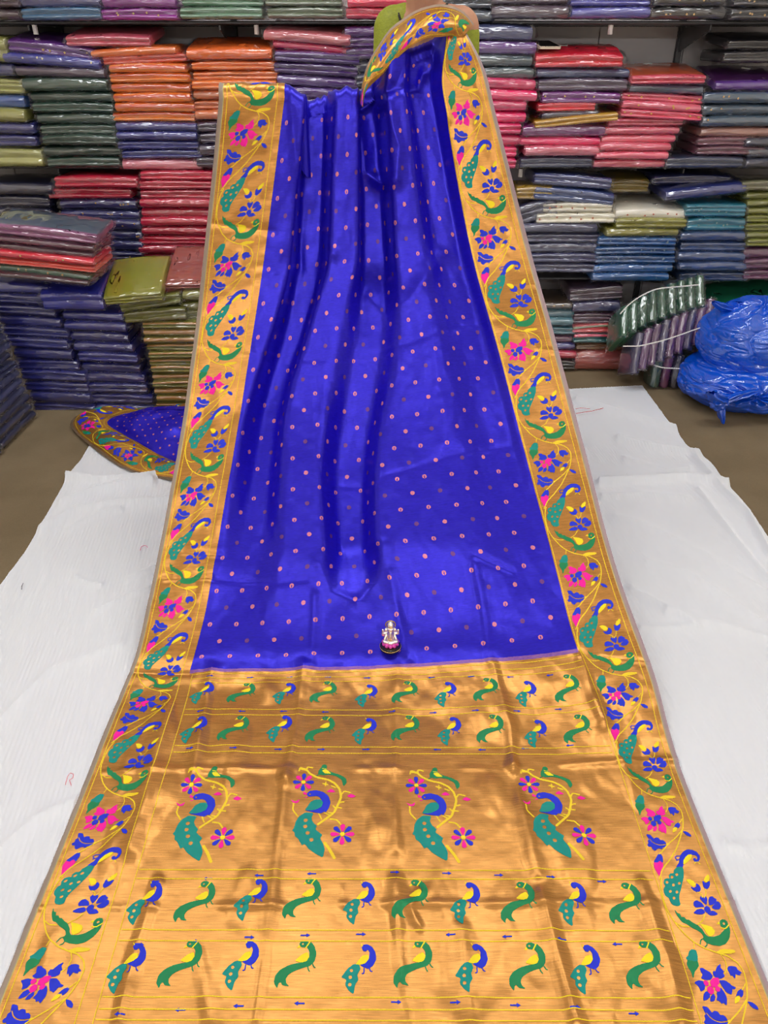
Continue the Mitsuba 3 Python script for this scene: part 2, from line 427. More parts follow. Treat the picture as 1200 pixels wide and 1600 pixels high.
def cloth_piece(name, u0, u1, k0, k1, bsdf, label, color=None, holder=None, du=.0041):
    us = np.linspace(u0, u1, max(3, int(round((u1 - u0) / du)) + 1))
    kv = np.arange(k0, k1 + 1e-6, .0165 if du < .006 else .02)
    if kv[-1] < k1 - 1e-6:
        kv = np.append(kv, k1)
    kg, ug = np.meshgrid(kv, us, indexing='ij')
    P = surf(ug, kg).reshape(-1, 3)
    c = None
    if color is not None:
        c = color(ug.ravel(), kg.ravel())
    return part(holder or saree, name, trimesh.Trimesh(P, grid_faces(len(kv), len(us)), process=False), bsdf, label, smooth=True, uv=np.stack([ug.ravel(), kg.ravel() * PER], 1), color=c)


K0, K1, KJ = -1.0, 8.2, 4.60
SEL_L, SEL_R = .0112, W - .0128


def sel_col(right):
    def fn(u, k):
        t = (u - SEL_R) / (W - SEL_R) if right else (SEL_L - u) / SEL_L
        c1, c2, c3 = srgb((206, 190, 92)), srgb((160, 142, 122)), srgb((164, 138, 148)) if right else srgb((146, 128, 116))
        s = np.clip(t, 0, 1)[:, None]
        base = c1 * (1 - sst(0, .25, s)) + (c2 * (1 - s) + c3 * s) * sst(0, .25, s)
        st = .92 + .16 * meshkit.noise(np.stack([u * 900, k * 2, k * 0], -1))[:, None]
        return base * st
    return fn


body = cloth_piece('body', .1455, W - .145, K0, KJ - .035, 'silk_blue', 'plain royal blue silk body')
part_stripe = cloth_piece('end_stripe', .1455, W - .145, KJ - .035, KJ, 'zari_stripe', 'narrow purple stripe where the blue ends')
pallu = cloth_piece('pallu', .1455, W - .145, KJ, K1, 'zari_gold', 'gold end panel with rows of birds')
border1 = cloth_piece('border', SEL_L, .1455, K0, K1, 'zari_gold', 'gold border with vine, birds and flowers')
border2 = cloth_piece('border', W - .145, SEL_R, K0, K1, 'zari_gold', 'gold border with vine, birds and flowers')
cloth_piece('selvedge', 0, SEL_L, K0, K1, 'selvedge_mat', 'thin greyish woven edge', sel_col(False), du=.0028)
cloth_piece('selvedge', SEL_R, W, K0, K1, 'selvedge_mat', 'thin greyish woven edge', sel_col(True), du=.0028)
# ------------------------------------------------------------------ woven motifs: outlines in a plane, laid on the cloth as raised thread
def to_mesh(shapes, place, edge=.006, base=.0005):
    """shapes: [(shapely geometry in metres, sRGB colour, layer)]; place(x, y, off) -> points"""
    vs, fs, cs, at = [], [], [], 0
    for g, col, layer in shapes:
        for poly in getattr(g, 'geoms', [g]):
            if poly.is_empty or poly.area < 1e-7:
                continue
            v, f = trimesh.creation.triangulate_polygon(shapely.geometry.polygon.orient(poly.simplify(.00012)), engine='earcut')
            v3, f = trimesh.remesh.subdivide_to_size(np.column_stack([v, np.zeros(len(v))]), f, edge, max_iter=12)
            m = trimesh.Trimesh(v3, f, process=True)
            P = place(m.vertices[:, 0], m.vertices[:, 1], base + layer * .00025)
            vs.append(P)
            fs.append(np.array(m.faces) + at)
            cs.append(np.broadcast_to(srgb(col), P.shape))
            at += len(P)
    if not vs:
        return None, None
    return trimesh.Trimesh(np.vstack(vs), np.vstack(fs), process=False), np.vstack(cs)


def band(u0, u1, s0, s1, place, step=.0045, off=.0006):
    """a thin woven line as a strip of the cloth"""
    nu_, ns_ = max(2, int((u1 - u0) / step) + 1), max(2, int((s1 - s0) / step) + 1)
    sg, ug = np.meshgrid(np.linspace(s0, s1, ns_), np.linspace(u0, u1, nu_), indexing='ij')
    return trimesh.Trimesh(place(ug.ravel(), sg.ravel(), off), grid_faces(ns_, nu_), process=False)


def flat(m, col):
    return np.broadcast_to(srgb(col), (len(m.vertices), 3))


def cell_xy(x, y):
    """a pixel of the traced border cell -> (cu across 0..1, cv along, in repeats, 0 at the flower)"""
    xi = np.interp(y, [-300, 0, 400, 800, 1200, 1600, 2000], [10, 50, 108, 178, 256, 350, 450])
    wd = np.interp(y, [-300, 0, 400, 800, 1200, 1600, 2000], [475, 480, 515, 552, 577, 585, 590])
    fx = 490 - np.interp(1340, [1200, 1600], [256, 350])
    return (x - xi) / wd, (y - 1340 + .12 * (x - xi - fx)) / 1548


def cpoly(pts, n=1, holes=()):
    def conv(q):
        q = np.asarray(q, float)
        cu, cv = cell_xy(q[:, 0], q[:, 1])
        return chaikin(np.stack([cu * .1135, cv * PER], 1), True, n)
    return Polygon(conv(pts), [conv(h) for h in holes]).buffer(.00028, resolution=2)


def cline(pts, w):
    q = np.asarray(pts, float)
    cu, cv = cell_xy(q[:, 0], q[:, 1])
    return LineString(chaikin(chaikin(np.stack([cu * .1135, cv * PER], 1), False, 2), False, 1)).buffer(w * .1135 / 560 / 2, cap_style='round', resolution=3)


def ring(cx, cy, rx, ry=None, n=10, rot=0.0):
    t = np.arange(n) * 2 * np.pi / n
    ry = ry or rx
    x, y = rx * np.cos(t), ry * np.sin(t)
    return np.stack([cx + x * math.cos(rot) - y * math.sin(rot), cy + x * math.sin(rot) + y * math.cos(rot)], 1)


EYES = [(303, 370), (258, 400), (208, 458), (262, 478), (316, 455), (228, 545), (285, 545), (252, 608)]
CELL = {
    'peacock_motif': lambda P, C: [
        (cpoly([(308, 292), (340, 240), (345, 205), (358, 165), (385, 122), (425, 93), (470, 92), (505, 112), (524, 152), (520, 188), (502, 213), (480, 216), (465, 200), (468, 181), (484, 178), (489, 193), (500, 188), (503, 160), (490, 146), (455, 142), (425, 150), (402, 178), (385, 215), (372, 262), (362, 290), (335, 284)]), C_BLUE, 0),
        (cline([(352, 172), (322, 176), (308, 195), (326, 214)], 9), C_BLUE, 0), (cline([(345, 205), (318, 222)], 8), C_BLUE, 0),
        (cpoly([(372, 258), (378, 218), (400, 178), (430, 147), (455, 143), (452, 175), (428, 208), (398, 240)]), C_YEL, 1),
        (cline([(486, 214), (470, 236)], 7), C_YEL, 0), (cline([(496, 214), (518, 238)], 7), C_YEL, 0),
        (cpoly([(345, 272), (364, 290), (366, 340), (356, 400), (340, 450), (325, 505), (305, 560), (294, 610), (302, 665), (275, 680), (238, 676), (218, 652), (209, 612), (180, 592), (170, 560), (174, 520), (192, 500), (178, 470), (188, 433), (215, 418), (236, 420), (232, 388), (250, 364), (277, 362), (284, 328), (310, 298)], 1,
               [ring(x, y, 14, 18, 8, .5) for x, y in EYES]), C_TEAL, 0)],
    'twin_bud_motif': lambda P, C: [
        (cpoly([(410, 478), (440, 486), (462, 468), (462, 438), (484, 450), (497, 480), (490, 508), (465, 523), (435, 512)]), C_BLUE, 0),
        (cpoly([(375, 410), (410, 404), (440, 418), (456, 442), (448, 466), (425, 470), (402, 446)]), C_YEL, 0),
        (cpoly([(518, 403), (545, 428), (582, 400), (580, 440), (562, 475), (540, 486), (522, 462)]), C_BLUE, 0),
        (cpoly([(576, 333), (584, 360), (574, 398), (547, 420), (533, 400), (546, 368)]), C_YEL, 0),
        (cline([(465, 522), (505, 545), (502, 572)], 8), C_LINE, 0), (cline([(540, 484), (538, 530), (518, 572)], 8), C_LINE, 0)],
    'fan_flower_motif': lambda P, C: [
        (cpoly([(512, 658), (470, 666), (430, 672), (417, 650), (424, 620), (450, 605), (490, 624)]), C_BLUE, 0),
        (cpoly([(530, 640), (500, 612), (480, 585), (488, 560), (512, 572), (530, 553), (544, 580)]), C_BLUE, 0),
        (cpoly([(556, 636), (552, 590), (565, 560), (590, 549), (606, 565), (624, 570), (615, 602), (585, 627)]), C_BLUE, 0),
        (cpoly([(575, 657), (600, 620), (626, 589), (647, 600), (658, 630), (640, 664), (600, 672)]), C_BLUE, 0),
        (cpoly([(506, 690), (510, 662), (532, 647), (556, 660), (562, 690), (548, 714), (520, 708)]), C_BLUE, 0),
        (cpoly([(408, 727), (440, 694), (480, 679), (502, 690), (510, 712), (480, 731), (440, 734)]), C_BLUE, 0),
        (cpoly([(525, 714), (553, 716), (566, 688), (592, 688), (622, 713), (592, 727), (555, 732)]), C_BLUE, 0)],
    'parakeet_motif': lambda P, C: [
        (cpoly([(243, 719), (262, 748), (286, 752), (294, 780), (320, 778), (336, 799), (358, 796), (382, 815), (430, 838), (466, 873), (486, 910), (510, 930), (560, 925), (610, 905), (640, 872), (662, 848), (664, 822), (700, 806), (708, 836), (706, 870), (690, 925), (655, 972), (600, 997), (540, 997), (490, 987), (463, 962), (470, 930), (450, 900), (420, 882), (380, 867), (350, 846), (330, 834), (300, 828), (278, 800), (258, 768)]), C_GREEN, 0),
        (cline([(462, 952), (440, 965), (430, 1002)], 8), C_GREEN, 0), (cline([(490, 985), (490, 1006), (470, 1022)], 8), C_GREEN, 0),
        (cpoly(ring(663, 795, 36, 40), 0, [ring(663, 793, 13)]), C_GREEN, 0),
        (cline([(632, 838), (672, 838), (704, 800)], 9), C_YEL, 1), (cpoly([(630, 806), (600, 800), (624, 780)], 0), C_YEL, 0),
        (cpoly([(450, 822), (500, 828), (552, 838), (574, 870), (562, 905), (525, 927), (500, 905), (484, 865)]), C_YEL, 1)],
    'leaf_bud_motif': lambda P, C: [
        (cpoly([(350, 1058), (386, 1063), (392, 1110), (387, 1152), (360, 1163), (335, 1152), (300, 1158), (288, 1140), (310, 1120), (325, 1080)]), C_TEAL, 0),
        (cpoly([(300, 1158), (335, 1152), (360, 1163), (387, 1152), (392, 1190), (370, 1222), (350, 1242), (330, 1304), (320, 1252), (300, 1222), (288, 1190)]), C_GREEN, 0)],
    'flower_motif': lambda P, C: [
        (cpoly([(396, 1212), (425, 1207), (450, 1222), (478, 1230), (502, 1262), (480, 1292), (440, 1302), (400, 1291), (418, 1262), (405, 1240)]), P, 0),
        (cpoly([(580, 1153), (577, 1185), (603, 1212), (592, 1222), (604, 1250), (575, 1272), (535, 1277), (506, 1252), (511, 1220), (530, 1223), (540, 1200), (552, 1178)]), P, 0),
        (cpoly([(550, 1290), (600, 1284), (640, 1306), (650, 1319), (688, 1330), (670, 1346), (656, 1342), (641, 1391), (622, 1383), (603, 1379), (570, 1332)]), P, 0),
        (cpoly([(518, 1392), (555, 1345), (582, 1380), (598, 1420), (588, 1482), (564, 1462), (549, 1474), (532, 1453), (509, 1451), (521, 1420)]), P, 0),
        (cpoly([(455, 1468), (463, 1430), (490, 1403), (502, 1430), (485, 1462)]), P, 0),
        (cpoly([(398, 1468), (405, 1420), (430, 1393), (462, 1405), (450, 1440), (420, 1462)]), P, 0),
        (cpoly([(336, 1335), (375, 1313), (412, 1315), (427, 1345), (415, 1382), (385, 1400), (373, 1365)]), P, 0),
        (cpoly([(548, 1268), (552, 1310), (520, 1347), (480, 1352), (473, 1310), (500, 1280)]), C, 1),
        (cpoly(ring(436, 1328, 21), 0), C, 1), (cpoly(ring(468, 1380, 28, 31), 0), C, 1), (cpoly(ring(530, 1361, 21), 0), C, 1)],
    'tulip_leaf_motif': lambda P, C: [(cpoly([(637, 1185), (650, 1164), (680, 1157), (716, 1162), (721, 1182), (756, 1204), (735, 1213), (743, 1225), (712, 1224), (700, 1215), (690, 1260), (670, 1232), (659, 1241), (648, 1214)]), C_BLUE, 0)],
    'small_bud_motif': lambda P, C: [(cpoly([(678, 1402), (700, 1355), (742, 1332), (742, 1375), (720, 1404), (705, 1385)]), C_BLUE, 0),
                                     (cpoly([(658, 1460), (667, 1415), (690, 1394), (710, 1405), (695, 1437)]), C_YEL, 1)],
    'leaflet_motif': lambda P, C: [(cpoly([(767, 1428), (810, 1433), (842, 1458), (848, 1483), (810, 1477), (785, 1457)]), C_BLUE, 0)],
    'lobed_leaf_motif': lambda P, C: [(cpoly([(382, 1514), (425, 1515), (457, 1556), (480, 1537), (506, 1540), (525, 1566), (546, 1560), (567, 1572), (580, 1598), (575, 1618), (563, 1640), (545, 1635), (530, 1661), (505, 1652), (485, 1661), (460, 1687), (435, 1672), (424, 1643), (400, 1650), (383, 1634), (400, 1611), (393, 1583), (408, 1572), (396, 1550)]).difference(
        cline([(412, 1562), (440, 1593), (480, 1612), (525, 1616), (590, 1598)], 9)), C_BLUE, 0)],
    'tulip_motif': lambda P, C: [(cpoly([(185, 163), (203, 200), (197, 262), (170, 240), (150, 267), (118, 262), (140, 225), (160, 185)]), C_BLUE, 0),
                                 (cpoly([(118, 265), (150, 268), (172, 243), (197, 265), (192, 310), (167, 350), (150, 413), (134, 370), (115, 320)]), C_PINK, 0)],
}
VINE = [([(165, 415), (150, 500), (155, 620), (180, 740), (225, 830), (300, 930), (370, 990), (460, 1035), (560, 1060), (650, 1075), (730, 1120), (775, 1190), (785, 1280), (770, 1400), (735, 1500), (680, 1640), (600, 1770), (520, 1870), (478, 1985)], 11),
        ([(762, 1415), (690, 1510), (605, 1592), (568, 1635), (530, 1690), (502, 1716)], 10), ([(605, 1592), (582, 1600)], 10), ([(225, 830), (290, 865), (350, 860)], 9), ([(505, 735), (480, 790), (430, 832)], 8),
        ([(590, 1065), (630, 1120), (632, 1190), (608, 1227)], 8), ([(772, 1290), (752, 1325), (735, 1342)], 8), ([(375, 1000), (372, 1045)], 8)]
CELLG = {}
for n, fn in CELL.items():
    CELLG[n, 0], CELLG[n, 1] = fn(C_PINK, C_BLUE), fn(C_BLUE, C_PINK)
VINEG = shapely.union_all([cline(p, w) for p, w in VINE] + [cpoly([(556, 1060), (610, 1024), (722, 1018), (728, 1036), (680, 1054), (612, 1064)])])


def border_motifs(holder, u0, wid, kmin, kmax, place, par=0):
    """all motifs of one border strip; place(u, s, off) with s in metres along, k = s / PER"""
    sc = wid / .1135
    for k in range(int(kmin) - 1, int(kmax) + 2):
        for n in CELL:
            sh = []
            for g, c, l in CELLG[n, (k + par) % 2]:
                g = shapely.affinity.translate(shapely.affinity.scale(g, sc, 1, origin=(0, 0)), u0, k * PER)
                g = shapely.intersection(g, shapely.box(u0 - .02, kmin * PER, u0 + wid + .02, kmax * PER))
                if not g.is_empty:
                    sh.append((g, c, l))
            m, c = to_mesh(sh, place)
            if m is not None:
                part(holder, n, m, 'thread_mat', smooth=True, color=c)
    g = shapely.union_all([shapely.affinity.translate(shapely.affinity.scale(VINEG, sc, 1, origin=(0, 0)), u0, k * PER) for k in range(int(kmin) - 1, int(kmax) + 2)])
    g = shapely.intersection(g, shapely.box(u0 - .02, kmin * PER, u0 + wid + .02, kmax * PER))
    m, c = to_mesh([(g, C_LINE, .5)], place)
    part(holder, 'vine_motif', m, 'thread_mat', 'yellow vine running the length of the border', smooth=True, color=c)
    for u in (u0, u0 + wid):
        m = band(u - .0008, u + .0008, kmin * PER, kmax * PER, place)
        part(holder, 'edge_line', m, 'thread_mat', smooth=True, color=flat(m, C_LINE))


def on_cloth(u, s, off):
    return surf(u, np.asarray(s) / PER, off)


border_motifs(border1, .0185, .1125, -.42, 7.6, on_cloth)
border_motifs(border2, W - .1405, .1165, -.93, 7.6, on_cloth)
m = band(.1527, .1541, (KJ + .01) * PER, 7.6 * PER, on_cloth)
part(pallu, 'edge_line', m, 'thread_mat', smooth=True, color=flat(m, C_LINE))


# ---- motifs of the gold end panel, placed where the photograph has them
def at_px(x, y):
    r = INV(np.array([[x, y]], float))[0]
    return r[0], r[1] * PER


def px_shape(pts, n=1, holes=(), s=1 / 3006, c=(0, 0)):
    def conv(q):
        return chaikin((np.asarray(q, float) - c) * s, True, n)
    return Polygon(conv(pts), [conv(h) for h in holes]).buffer(0)


def px_line(pts, w, s=1 / 3006, c=(0, 0)):
    return LineString(chaikin((np.asarray(pts, float) - c) * s, False, 2)).buffer(w * s / 2, resolution=3)


o = dict(c=(470, 530), s=1 / 3006)
PEA = [(px_shape([(476, 432), (484, 420), (502, 417), (526, 430), (541, 455), (545, 487), (531, 516), (510, 531), (485, 522), (468, 510), (500, 500), (512, 482), (514, 455), (505, 441), (497, 451), (484, 449)], **o), C_BLUE, 0),
       (px_line([(490, 528), (490, 550), (482, 552)], 5, **o), C_BLUE, 0), (px_line([(512, 524), (520, 541), (526, 542)], 5, **o), C_BLUE, 0), (px_line([(474, 416), (480, 426)], 5, **o), C_YEL, 0),
       (px_shape([(450, 510), (480, 470), (506, 464), (512, 485), (495, 506), (470, 513)], **o), C_YEL, 1),
       (px_shape([(465, 507), (474, 530), (460, 558), (466, 580), (452, 600), (446, 642), (425, 627), (407, 602), (412, 578), (388, 568), (402, 548), (415, 530), (440, 510)], 1, [ring(433, 538, 8), ring(429, 568, 8.5), ring(428, 600, 8.5)], **o), C_TEAL, 0)]
o = dict(c=(180, 510), s=1 / 3006)
PAR = [(px_shape([(238, 403), (260, 425), (272, 460), (266, 495), (246, 517), (210, 527), (175, 541), (152, 556), (142, 576), (146, 594), (160, 607), (132, 604), (120, 590), (112, 596), (108, 617), (90, 592), (93, 560), (113, 534), (150, 514), (190, 504), (220, 499), (240, 480), (238, 450), (224, 430)], **o), C_GREEN, 0),
       (px_shape(ring(211, 416, 22, 17), 0, [ring(205, 416, 5)], **o), C_GREEN, 0), (px_line([(220, 434), (237, 408)], 6, **o), C_YEL, 1), (px_shape([(190, 420), (178, 437), (197, 432)], 0, **o), C_YEL, 0),
       (px_shape([(174, 494), (205, 465), (230, 454), (240, 475), (230, 496), (205, 503)], **o), C_YEL, 1),
       (px_line([(235, 515), (240, 534), (246, 541)], 5, **o), C_GREEN, 0), (px_line([(255, 504), (264, 521), (270, 524)], 5, **o), C_GREEN, 0)]
ROWS = [[(316, 1085), (377, 1083), (445, 1085), (505, 1083), (573, 1087), (632, 1083), (697, 1087), (758, 1080), (823, 1083), (885, 1076)],
        [(303, 1143), (365, 1140), (437, 1140), (500, 1140), (570, 1143), (633, 1138), (703, 1143), (765, 1140), (838, 1145), (900, 1140)],
        [(226, 1413), (305, 1410), (393, 1408), (472, 1405), (562, 1412), (640, 1408), (728, 1413), (808, 1412), (895, 1415), (975, 1413)],
        [(198, 1515), (282, 1508), (377, 1510), (462, 1508), (562, 1515), (645, 1508), (738, 1515), (823, 1512), (915, 1517), (1003, 1510)]]
for r in ROWS:
    for i, p in enumerate(r):
        u, s = at_px(*p)
        m, c = to_mesh([(shapely.affinity.translate(g, u, s), cc, l) for g, cc, l in (PEA, PAR)[i % 2]], on_cloth)
        part(pallu, ('peacock_motif', 'parakeet_motif')[i % 2], m, 'thread_mat', smooth=True, color=c)

o = dict(c=(210, 893), s=1 / 2830)


def petals(cx, cy, r, first, swap):
    out = []
    for q in range(8):
        t = q * math.pi / 4
        pts = np.array([(.16, 0), (.55, .17), (.85, .2), (1.0, 0), (.85, -.2), (.55, -.17)]) * r
        pts = np.stack([cx + pts[:, 0] * math.cos(t) - pts[:, 1] * math.sin(t), cy + pts[:, 0] * math.sin(t) + pts[:, 1] * math.cos(t)], 1)
        out.append((px_shape(pts, **o), (C_BLUE, C_PINK)[(q + swap) % 2], 0))
    return out + [(px_shape(ring(cx, cy, r * .2), 0, **o), C_YEL, 1)]


BIG = [(px_shape([(202, 733), (215, 714), (250, 707), (290, 719), (319, 745), (331, 785), (323, 820), (308, 846), (303, 838), (284, 852), (245, 844), (203, 834), (280, 800), (285, 772), (272, 752), (255, 744), (235, 748), (213, 749)], 1, [ring(220, 733, 5)], **o), C_BLUE, 0),
       (px_shape([(200, 833), (214, 810), (225, 784), (250, 767), (280, 767), (292, 785), (286, 812), (260, 827), (235, 834)], **o), C_TEAL, 1),
       (px_shape([(186, 716), (206, 730), (200, 738), (184, 732)], 0, **o), C_PINK, 0), (px_shape([(190, 757), (206, 746), (208, 754)], 0, **o), C_PINK, 0),
       (px_shape([(205, 845), (247, 850), (238, 880), (248, 905), (270, 928), (262, 946), (282, 964), (300, 979), (290, 1000), (307, 1030), (317, 1060), (311, 1108), (275, 1087), (240, 1061), (215, 1030), (204, 1040), (180, 1000), (163, 987), (160, 965), (147, 955), (155, 938), (160, 900), (175, 870)], 1,
                 [ring(210, 893, 11), ring(211, 930, 11), ring(226, 968, 11), ring(248, 1008, 11)], **o), C_TEAL, 0)]
STEM = shapely.union_all([px_line(p, w, **o) for p, w in [([(160, 570), (190, 575), (210, 600), (250, 625), (310, 640), (350, 665), (375, 700), (385, 750), (370, 800), (350, 850), (310, 885), (275, 917)], 12), ([(335, 885), (370, 890), (395, 925)], 9),
                                                      ([(385, 735), (400, 712), (432, 722)], 8), ([(150, 582), (155, 560), (188, 572)], 9), ([(190, 577), (195, 555), (222, 562)], 9), ([(140, 790), (138, 830), (167, 868)], 8), ([(315, 1025), (340, 1060), (366, 1110)], 15),
                                                      ([(285, 665), (310, 672)], 8), ([(300, 655), (298, 680)], 7), ([(330, 680), (352, 690)], 8), ([(378, 785), (400, 780)], 8), ([(362, 822), (345, 805)], 8), ([(366, 815), (388, 818)], 8), ([(345, 850), (322, 845)], 7), ([(275, 852), (290, 885)], 7), ([(305, 848), (330, 862)], 7)]])
BUDS = [(px_shape(q, 1, **o), C_PINK, 0) for q in ([(122, 766), (147, 780), (170, 762), (162, 787), (138, 788)], [(305, 717), (330, 698), (355, 718), (330, 722)], [(414, 745), (435, 729), (464, 745), (440, 756)])]
TOPB = [(px_shape([(275, 549), (256, 580), (254, 602), (280, 612), (310, 606), (350, 615), (384, 640), (394, 682), (412, 660), (406, 630), (375, 609), (335, 594), (305, 578), (297, 560), (299, 550)], 1, **o), C_GREEN, 0), (px_shape(ring(286, 554, 15), 0, [ring(286, 553, 5)], **o), C_GREEN, 0),
        (px_shape([(273, 577), (300, 573), (328, 601), (290, 600)], 1, **o), C_YEL, 1), (px_line([(262, 605), (246, 614)], 5, **o), C_GREEN, 0), (px_line([(276, 566), (298, 570)], 4, **o), C_YEL, 1)]
SPRAY = [('peacock_motif', BIG), ('stem_motif', [(STEM, C_LINE, -.5)]), ('bud_motif', BUDS), ('parakeet_motif', TOPB), ('flower_motif', petals(180, 657, 58, 0, 0)), ('flower_motif', petals(400, 975, 62, 0, 1))]
for ax, ay in ((293.8, 1288), (477.7, 1283), (663, 1288), (847.8, 1286)):
    u, s = at_px(ax, ay)
    for n, sh in SPRAY:
        m, c = to_mesh([(shapely.affinity.translate(g, u, s), cc, l) for g, cc, l in sh], on_cloth)
        part(pallu, n, m, 'thread_mat', smooth=True, color=c)

AR = Polygon([(-.0075, -.0011), (.002, -.0011), (.002, -.0032), (.0078, 0), (.002, .0032), (.002, .0011), (-.0075, .0011)])
AL = shapely.affinity.scale(AR, -1, 1, origin=(0, 0))
for y, right, left in ((1059, (329, 391, 453, 513, 574), (674, 736, 797, 859)), (1113, (613, 677, 743, 808, 873), (313, 378, 443, 508)), (1172, (297, 365, 435, 502, 572), (683, 753, 820, 890)),
                       (1365, (617, 698, 779, 860, 940), (243, 325, 405, 487)), (1461, (218, 303, 390, 477, 564), (704, 792, 877, 964)), (1567, (619, 711, 805, 898, 990), (188, 282, 373, 468))):
    for g, xs_ in ((AR, right), (AL, left)):
        for x in xs_:
            u, s = at_px(x, y + (.00012 * (x - 600) ** 2 if y > 1300 else -max(0, x - 760) * .05))
            m, c = to_mesh([(shapely.affinity.translate(g, u, s), C_BLUE, 0)], on_cloth)
            part(pallu, 'arrow_motif', m, 'thread_mat', smooth=True, color=c)
for y in (1047, 1055, 1062.5, 1108, 1117, 1167.5, 1177.5, 1360, 1374, 1454, 1471, 1559, 1578, 1595):
    u, s = at_px(600, y + 1)
    m = band(.156, W - .147, s - .0009, s + .0009, on_cloth)
    part(pallu, 'woven_line', m, 'thread_mat', smooth=True, color=flat(m, C_LINE))

# small round butis over the blue silk, in two staggered sets: bright and dull copper
but = []
rows = np.arange(-.9 * PER, (KJ - .09) * PER, .0405)
for i, s in enumerate(rows):
    for j in range(14):
        u = .1455 + .018 + j * .0655 + (.0325 if i % 2 else 0)
        if u > W - .155:
            continue
        t = np.interp(u, uu, ktop) * PER
        if s < t + .008:
            continue
        d = Point(u, s).buffer(.0056, resolution=3)
        col = ((206, 120, 150), (104, 56, 128))[(j + (i // 2)) % 2 and i % 2]
        d = d.difference(shapely.box(u - .0009, s - .002, u + .0009, s + .0045)) if i % 2 == 0 else d
        but.append((d, col, 0))
m, c = to_mesh(but, on_cloth)
part(body, 'buti_motif', m, 'buti_mat', 'small copper dots scattered over the blue silk', 'stuff', smooth=True, color=c)
# ------------------------------------------------------------------ white ribbed sheet on the floor
scene['sheet_mat'] = prin({'type': 'rgb', 'value': [.80, .82, .85]}, 0.8, spec=.2, sheen=.3)
NC = 1000
lft = np.array([on_plane_z(*p)[:2] for p in [(150, 686), (139, 700), (128, 720), (108, 742), (98, 762), (60, 830), (38, 868), (0, 918), (-120, 1090), (-330, 1400)]])
rgt = np.array([on_plane_z(*p)[:2] for p in [(1003, 604), (1040, 655), (1075, 700), (1110, 722), (1130, 752), (1165, 790), (1186, 822), (1205, 850), (1330, 1040), (1560, 1400)]])
ys = np.linspace(-.15, 3.05, 300)
xl = np.interp(ys, lft[::-1, 1], lft[::-1, 0])
xr = np.interp(ys, rgt[::-1, 1], rgt[::-1, 0])
xl[ys > lft[0, 1]] = np.interp(ys[ys > lft[0, 1]], [lft[0, 1], 3.05], [lft[0, 0], lft[0, 0] + .12])
ybk = np.interp(np.linspace(0, 1, NC), [0, .40, 1], [2.45, 2.86, float(rgt[0, 1])])
tt = np.linspace(0, 1, NC)
gx, gy = np.zeros((300, NC)), np.zeros((300, NC))
for j, t in enumerate(tt):
    y = np.linspace(-.15, ybk[j], 300)
    gy[:, j] = y
    gx[:, j] = np.interp(y, ys, gaussian_filter1d(xl, 2)) * (1 - t) + np.interp(y, ys, gaussian_filter1d(xr, 2)) * t
gpx = project(np.stack([gx, gy, gx * 0], -1))


def gdist(poly):
    best = np.full(gx.shape, 1e9)
    for p, q in zip(poly[:-1], poly[1:]):
        p, q = np.array(p, float), np.array(q, float)
        d = q - p
        t = np.clip(((gpx - p) @ d) / (d @ d), 0, 1)
        best = np.minimum(best, np.hypot(gpx[..., 0] - p[0] - t * d[0], gpx[..., 1] - p[1] - t * d[1]))
    return best


gz = .0025 + .006 * meshkit.fbm(np.stack([gx * 5, gy * 3.2, gx * 0], -1), 3, 3)
for poly, amp, wid in [([(104, 748), (160, 755), (200, 752), (240, 757)], .012, 6), ([(95, 790), (150, 770), (200, 760), (265, 740)], .010, 7), ([(66, 830), (120, 800), (180, 790), (270, 786)], .009, 8), ([(110, 830), (160, 805), (190, 800)], .006, 6),
                       ([(200, 910), (235, 893), (255, 885)], .005, 5), ([(118, 905), (140, 915), (160, 917)], .005, 4), ([(150, 960), (200, 935), (235, 925)], .005, 6), ([(0, 1335), (60, 1280), (180, 1230)], .005, 9), ([(0, 1130), (80, 1050), (190, 1010)], .004, 9),
                       ([(900, 628), (960, 645), (1020, 662), (1075, 680)], .010, 6), ([(965, 688), (1010, 700), (1090, 712)], .010, 7), ([(935, 757), (1020, 754), (1070, 750), (1135, 760)], .014, 5), ([(940, 778), (1000, 775), (1070, 782)], .006, 7),
                       ([(975, 720), (1040, 740), (1075, 735)], .006, 6), ([(1085, 720), (1120, 762), (1165, 805), (1200, 870)], .010, 7), ([(1090, 770), (1150, 850), (1200, 910)], .007, 8), ([(960, 810), (1000, 820), (1100, 870), (1200, 930)], .005, 10), ([(985, 925), (1030, 950), (1090, 985)], .006, 9),
                       ([(1000, 985), (1080, 985)], .004, 5), ([(1040, 960), (1120, 980), (1200, 1000)], .005, 8), ([(1130, 1320), (1160, 1330), (1200, 1325)], .004, 6), ([(1010, 880), (1080, 900), (1200, 980)], .004, 10)]:
    gz += 2.2 * amp * np.exp(-(gdist(poly) / (.7 * wid)) ** 1.5)
gz = np.minimum(gz, .032)
under = LinearNDInterpolator(B[::6, ::6, :2][K[::6, ::6] > 4.0], np.ones((K[::6, ::6] > 4.0).sum()))(np.stack([gx, gy], -1))
gz = np.where(np.isfinite(under), .003, gz)
gz = gz + .0011 * np.maximum(0, np.sin((gx + .12 * gy) * 2 * np.pi / .0098)) ** .7 * (.7 + .6 * meshkit.noise(np.stack([gx * 60, gy * 9, gx * 0], -1), 2))
single('bed_sheet', trimesh.Trimesh(np.stack([gx, gy, gz], -1).reshape(-1, 3), grid_faces(300, NC), process=False), 'sheet_mat', 'white ribbed cotton sheet spread on the brown floor under the saree', 'sheet', smooth=True,
       uv=np.stack([gx.ravel() + .12 * gy.ravel(), gy.ravel()], 1))


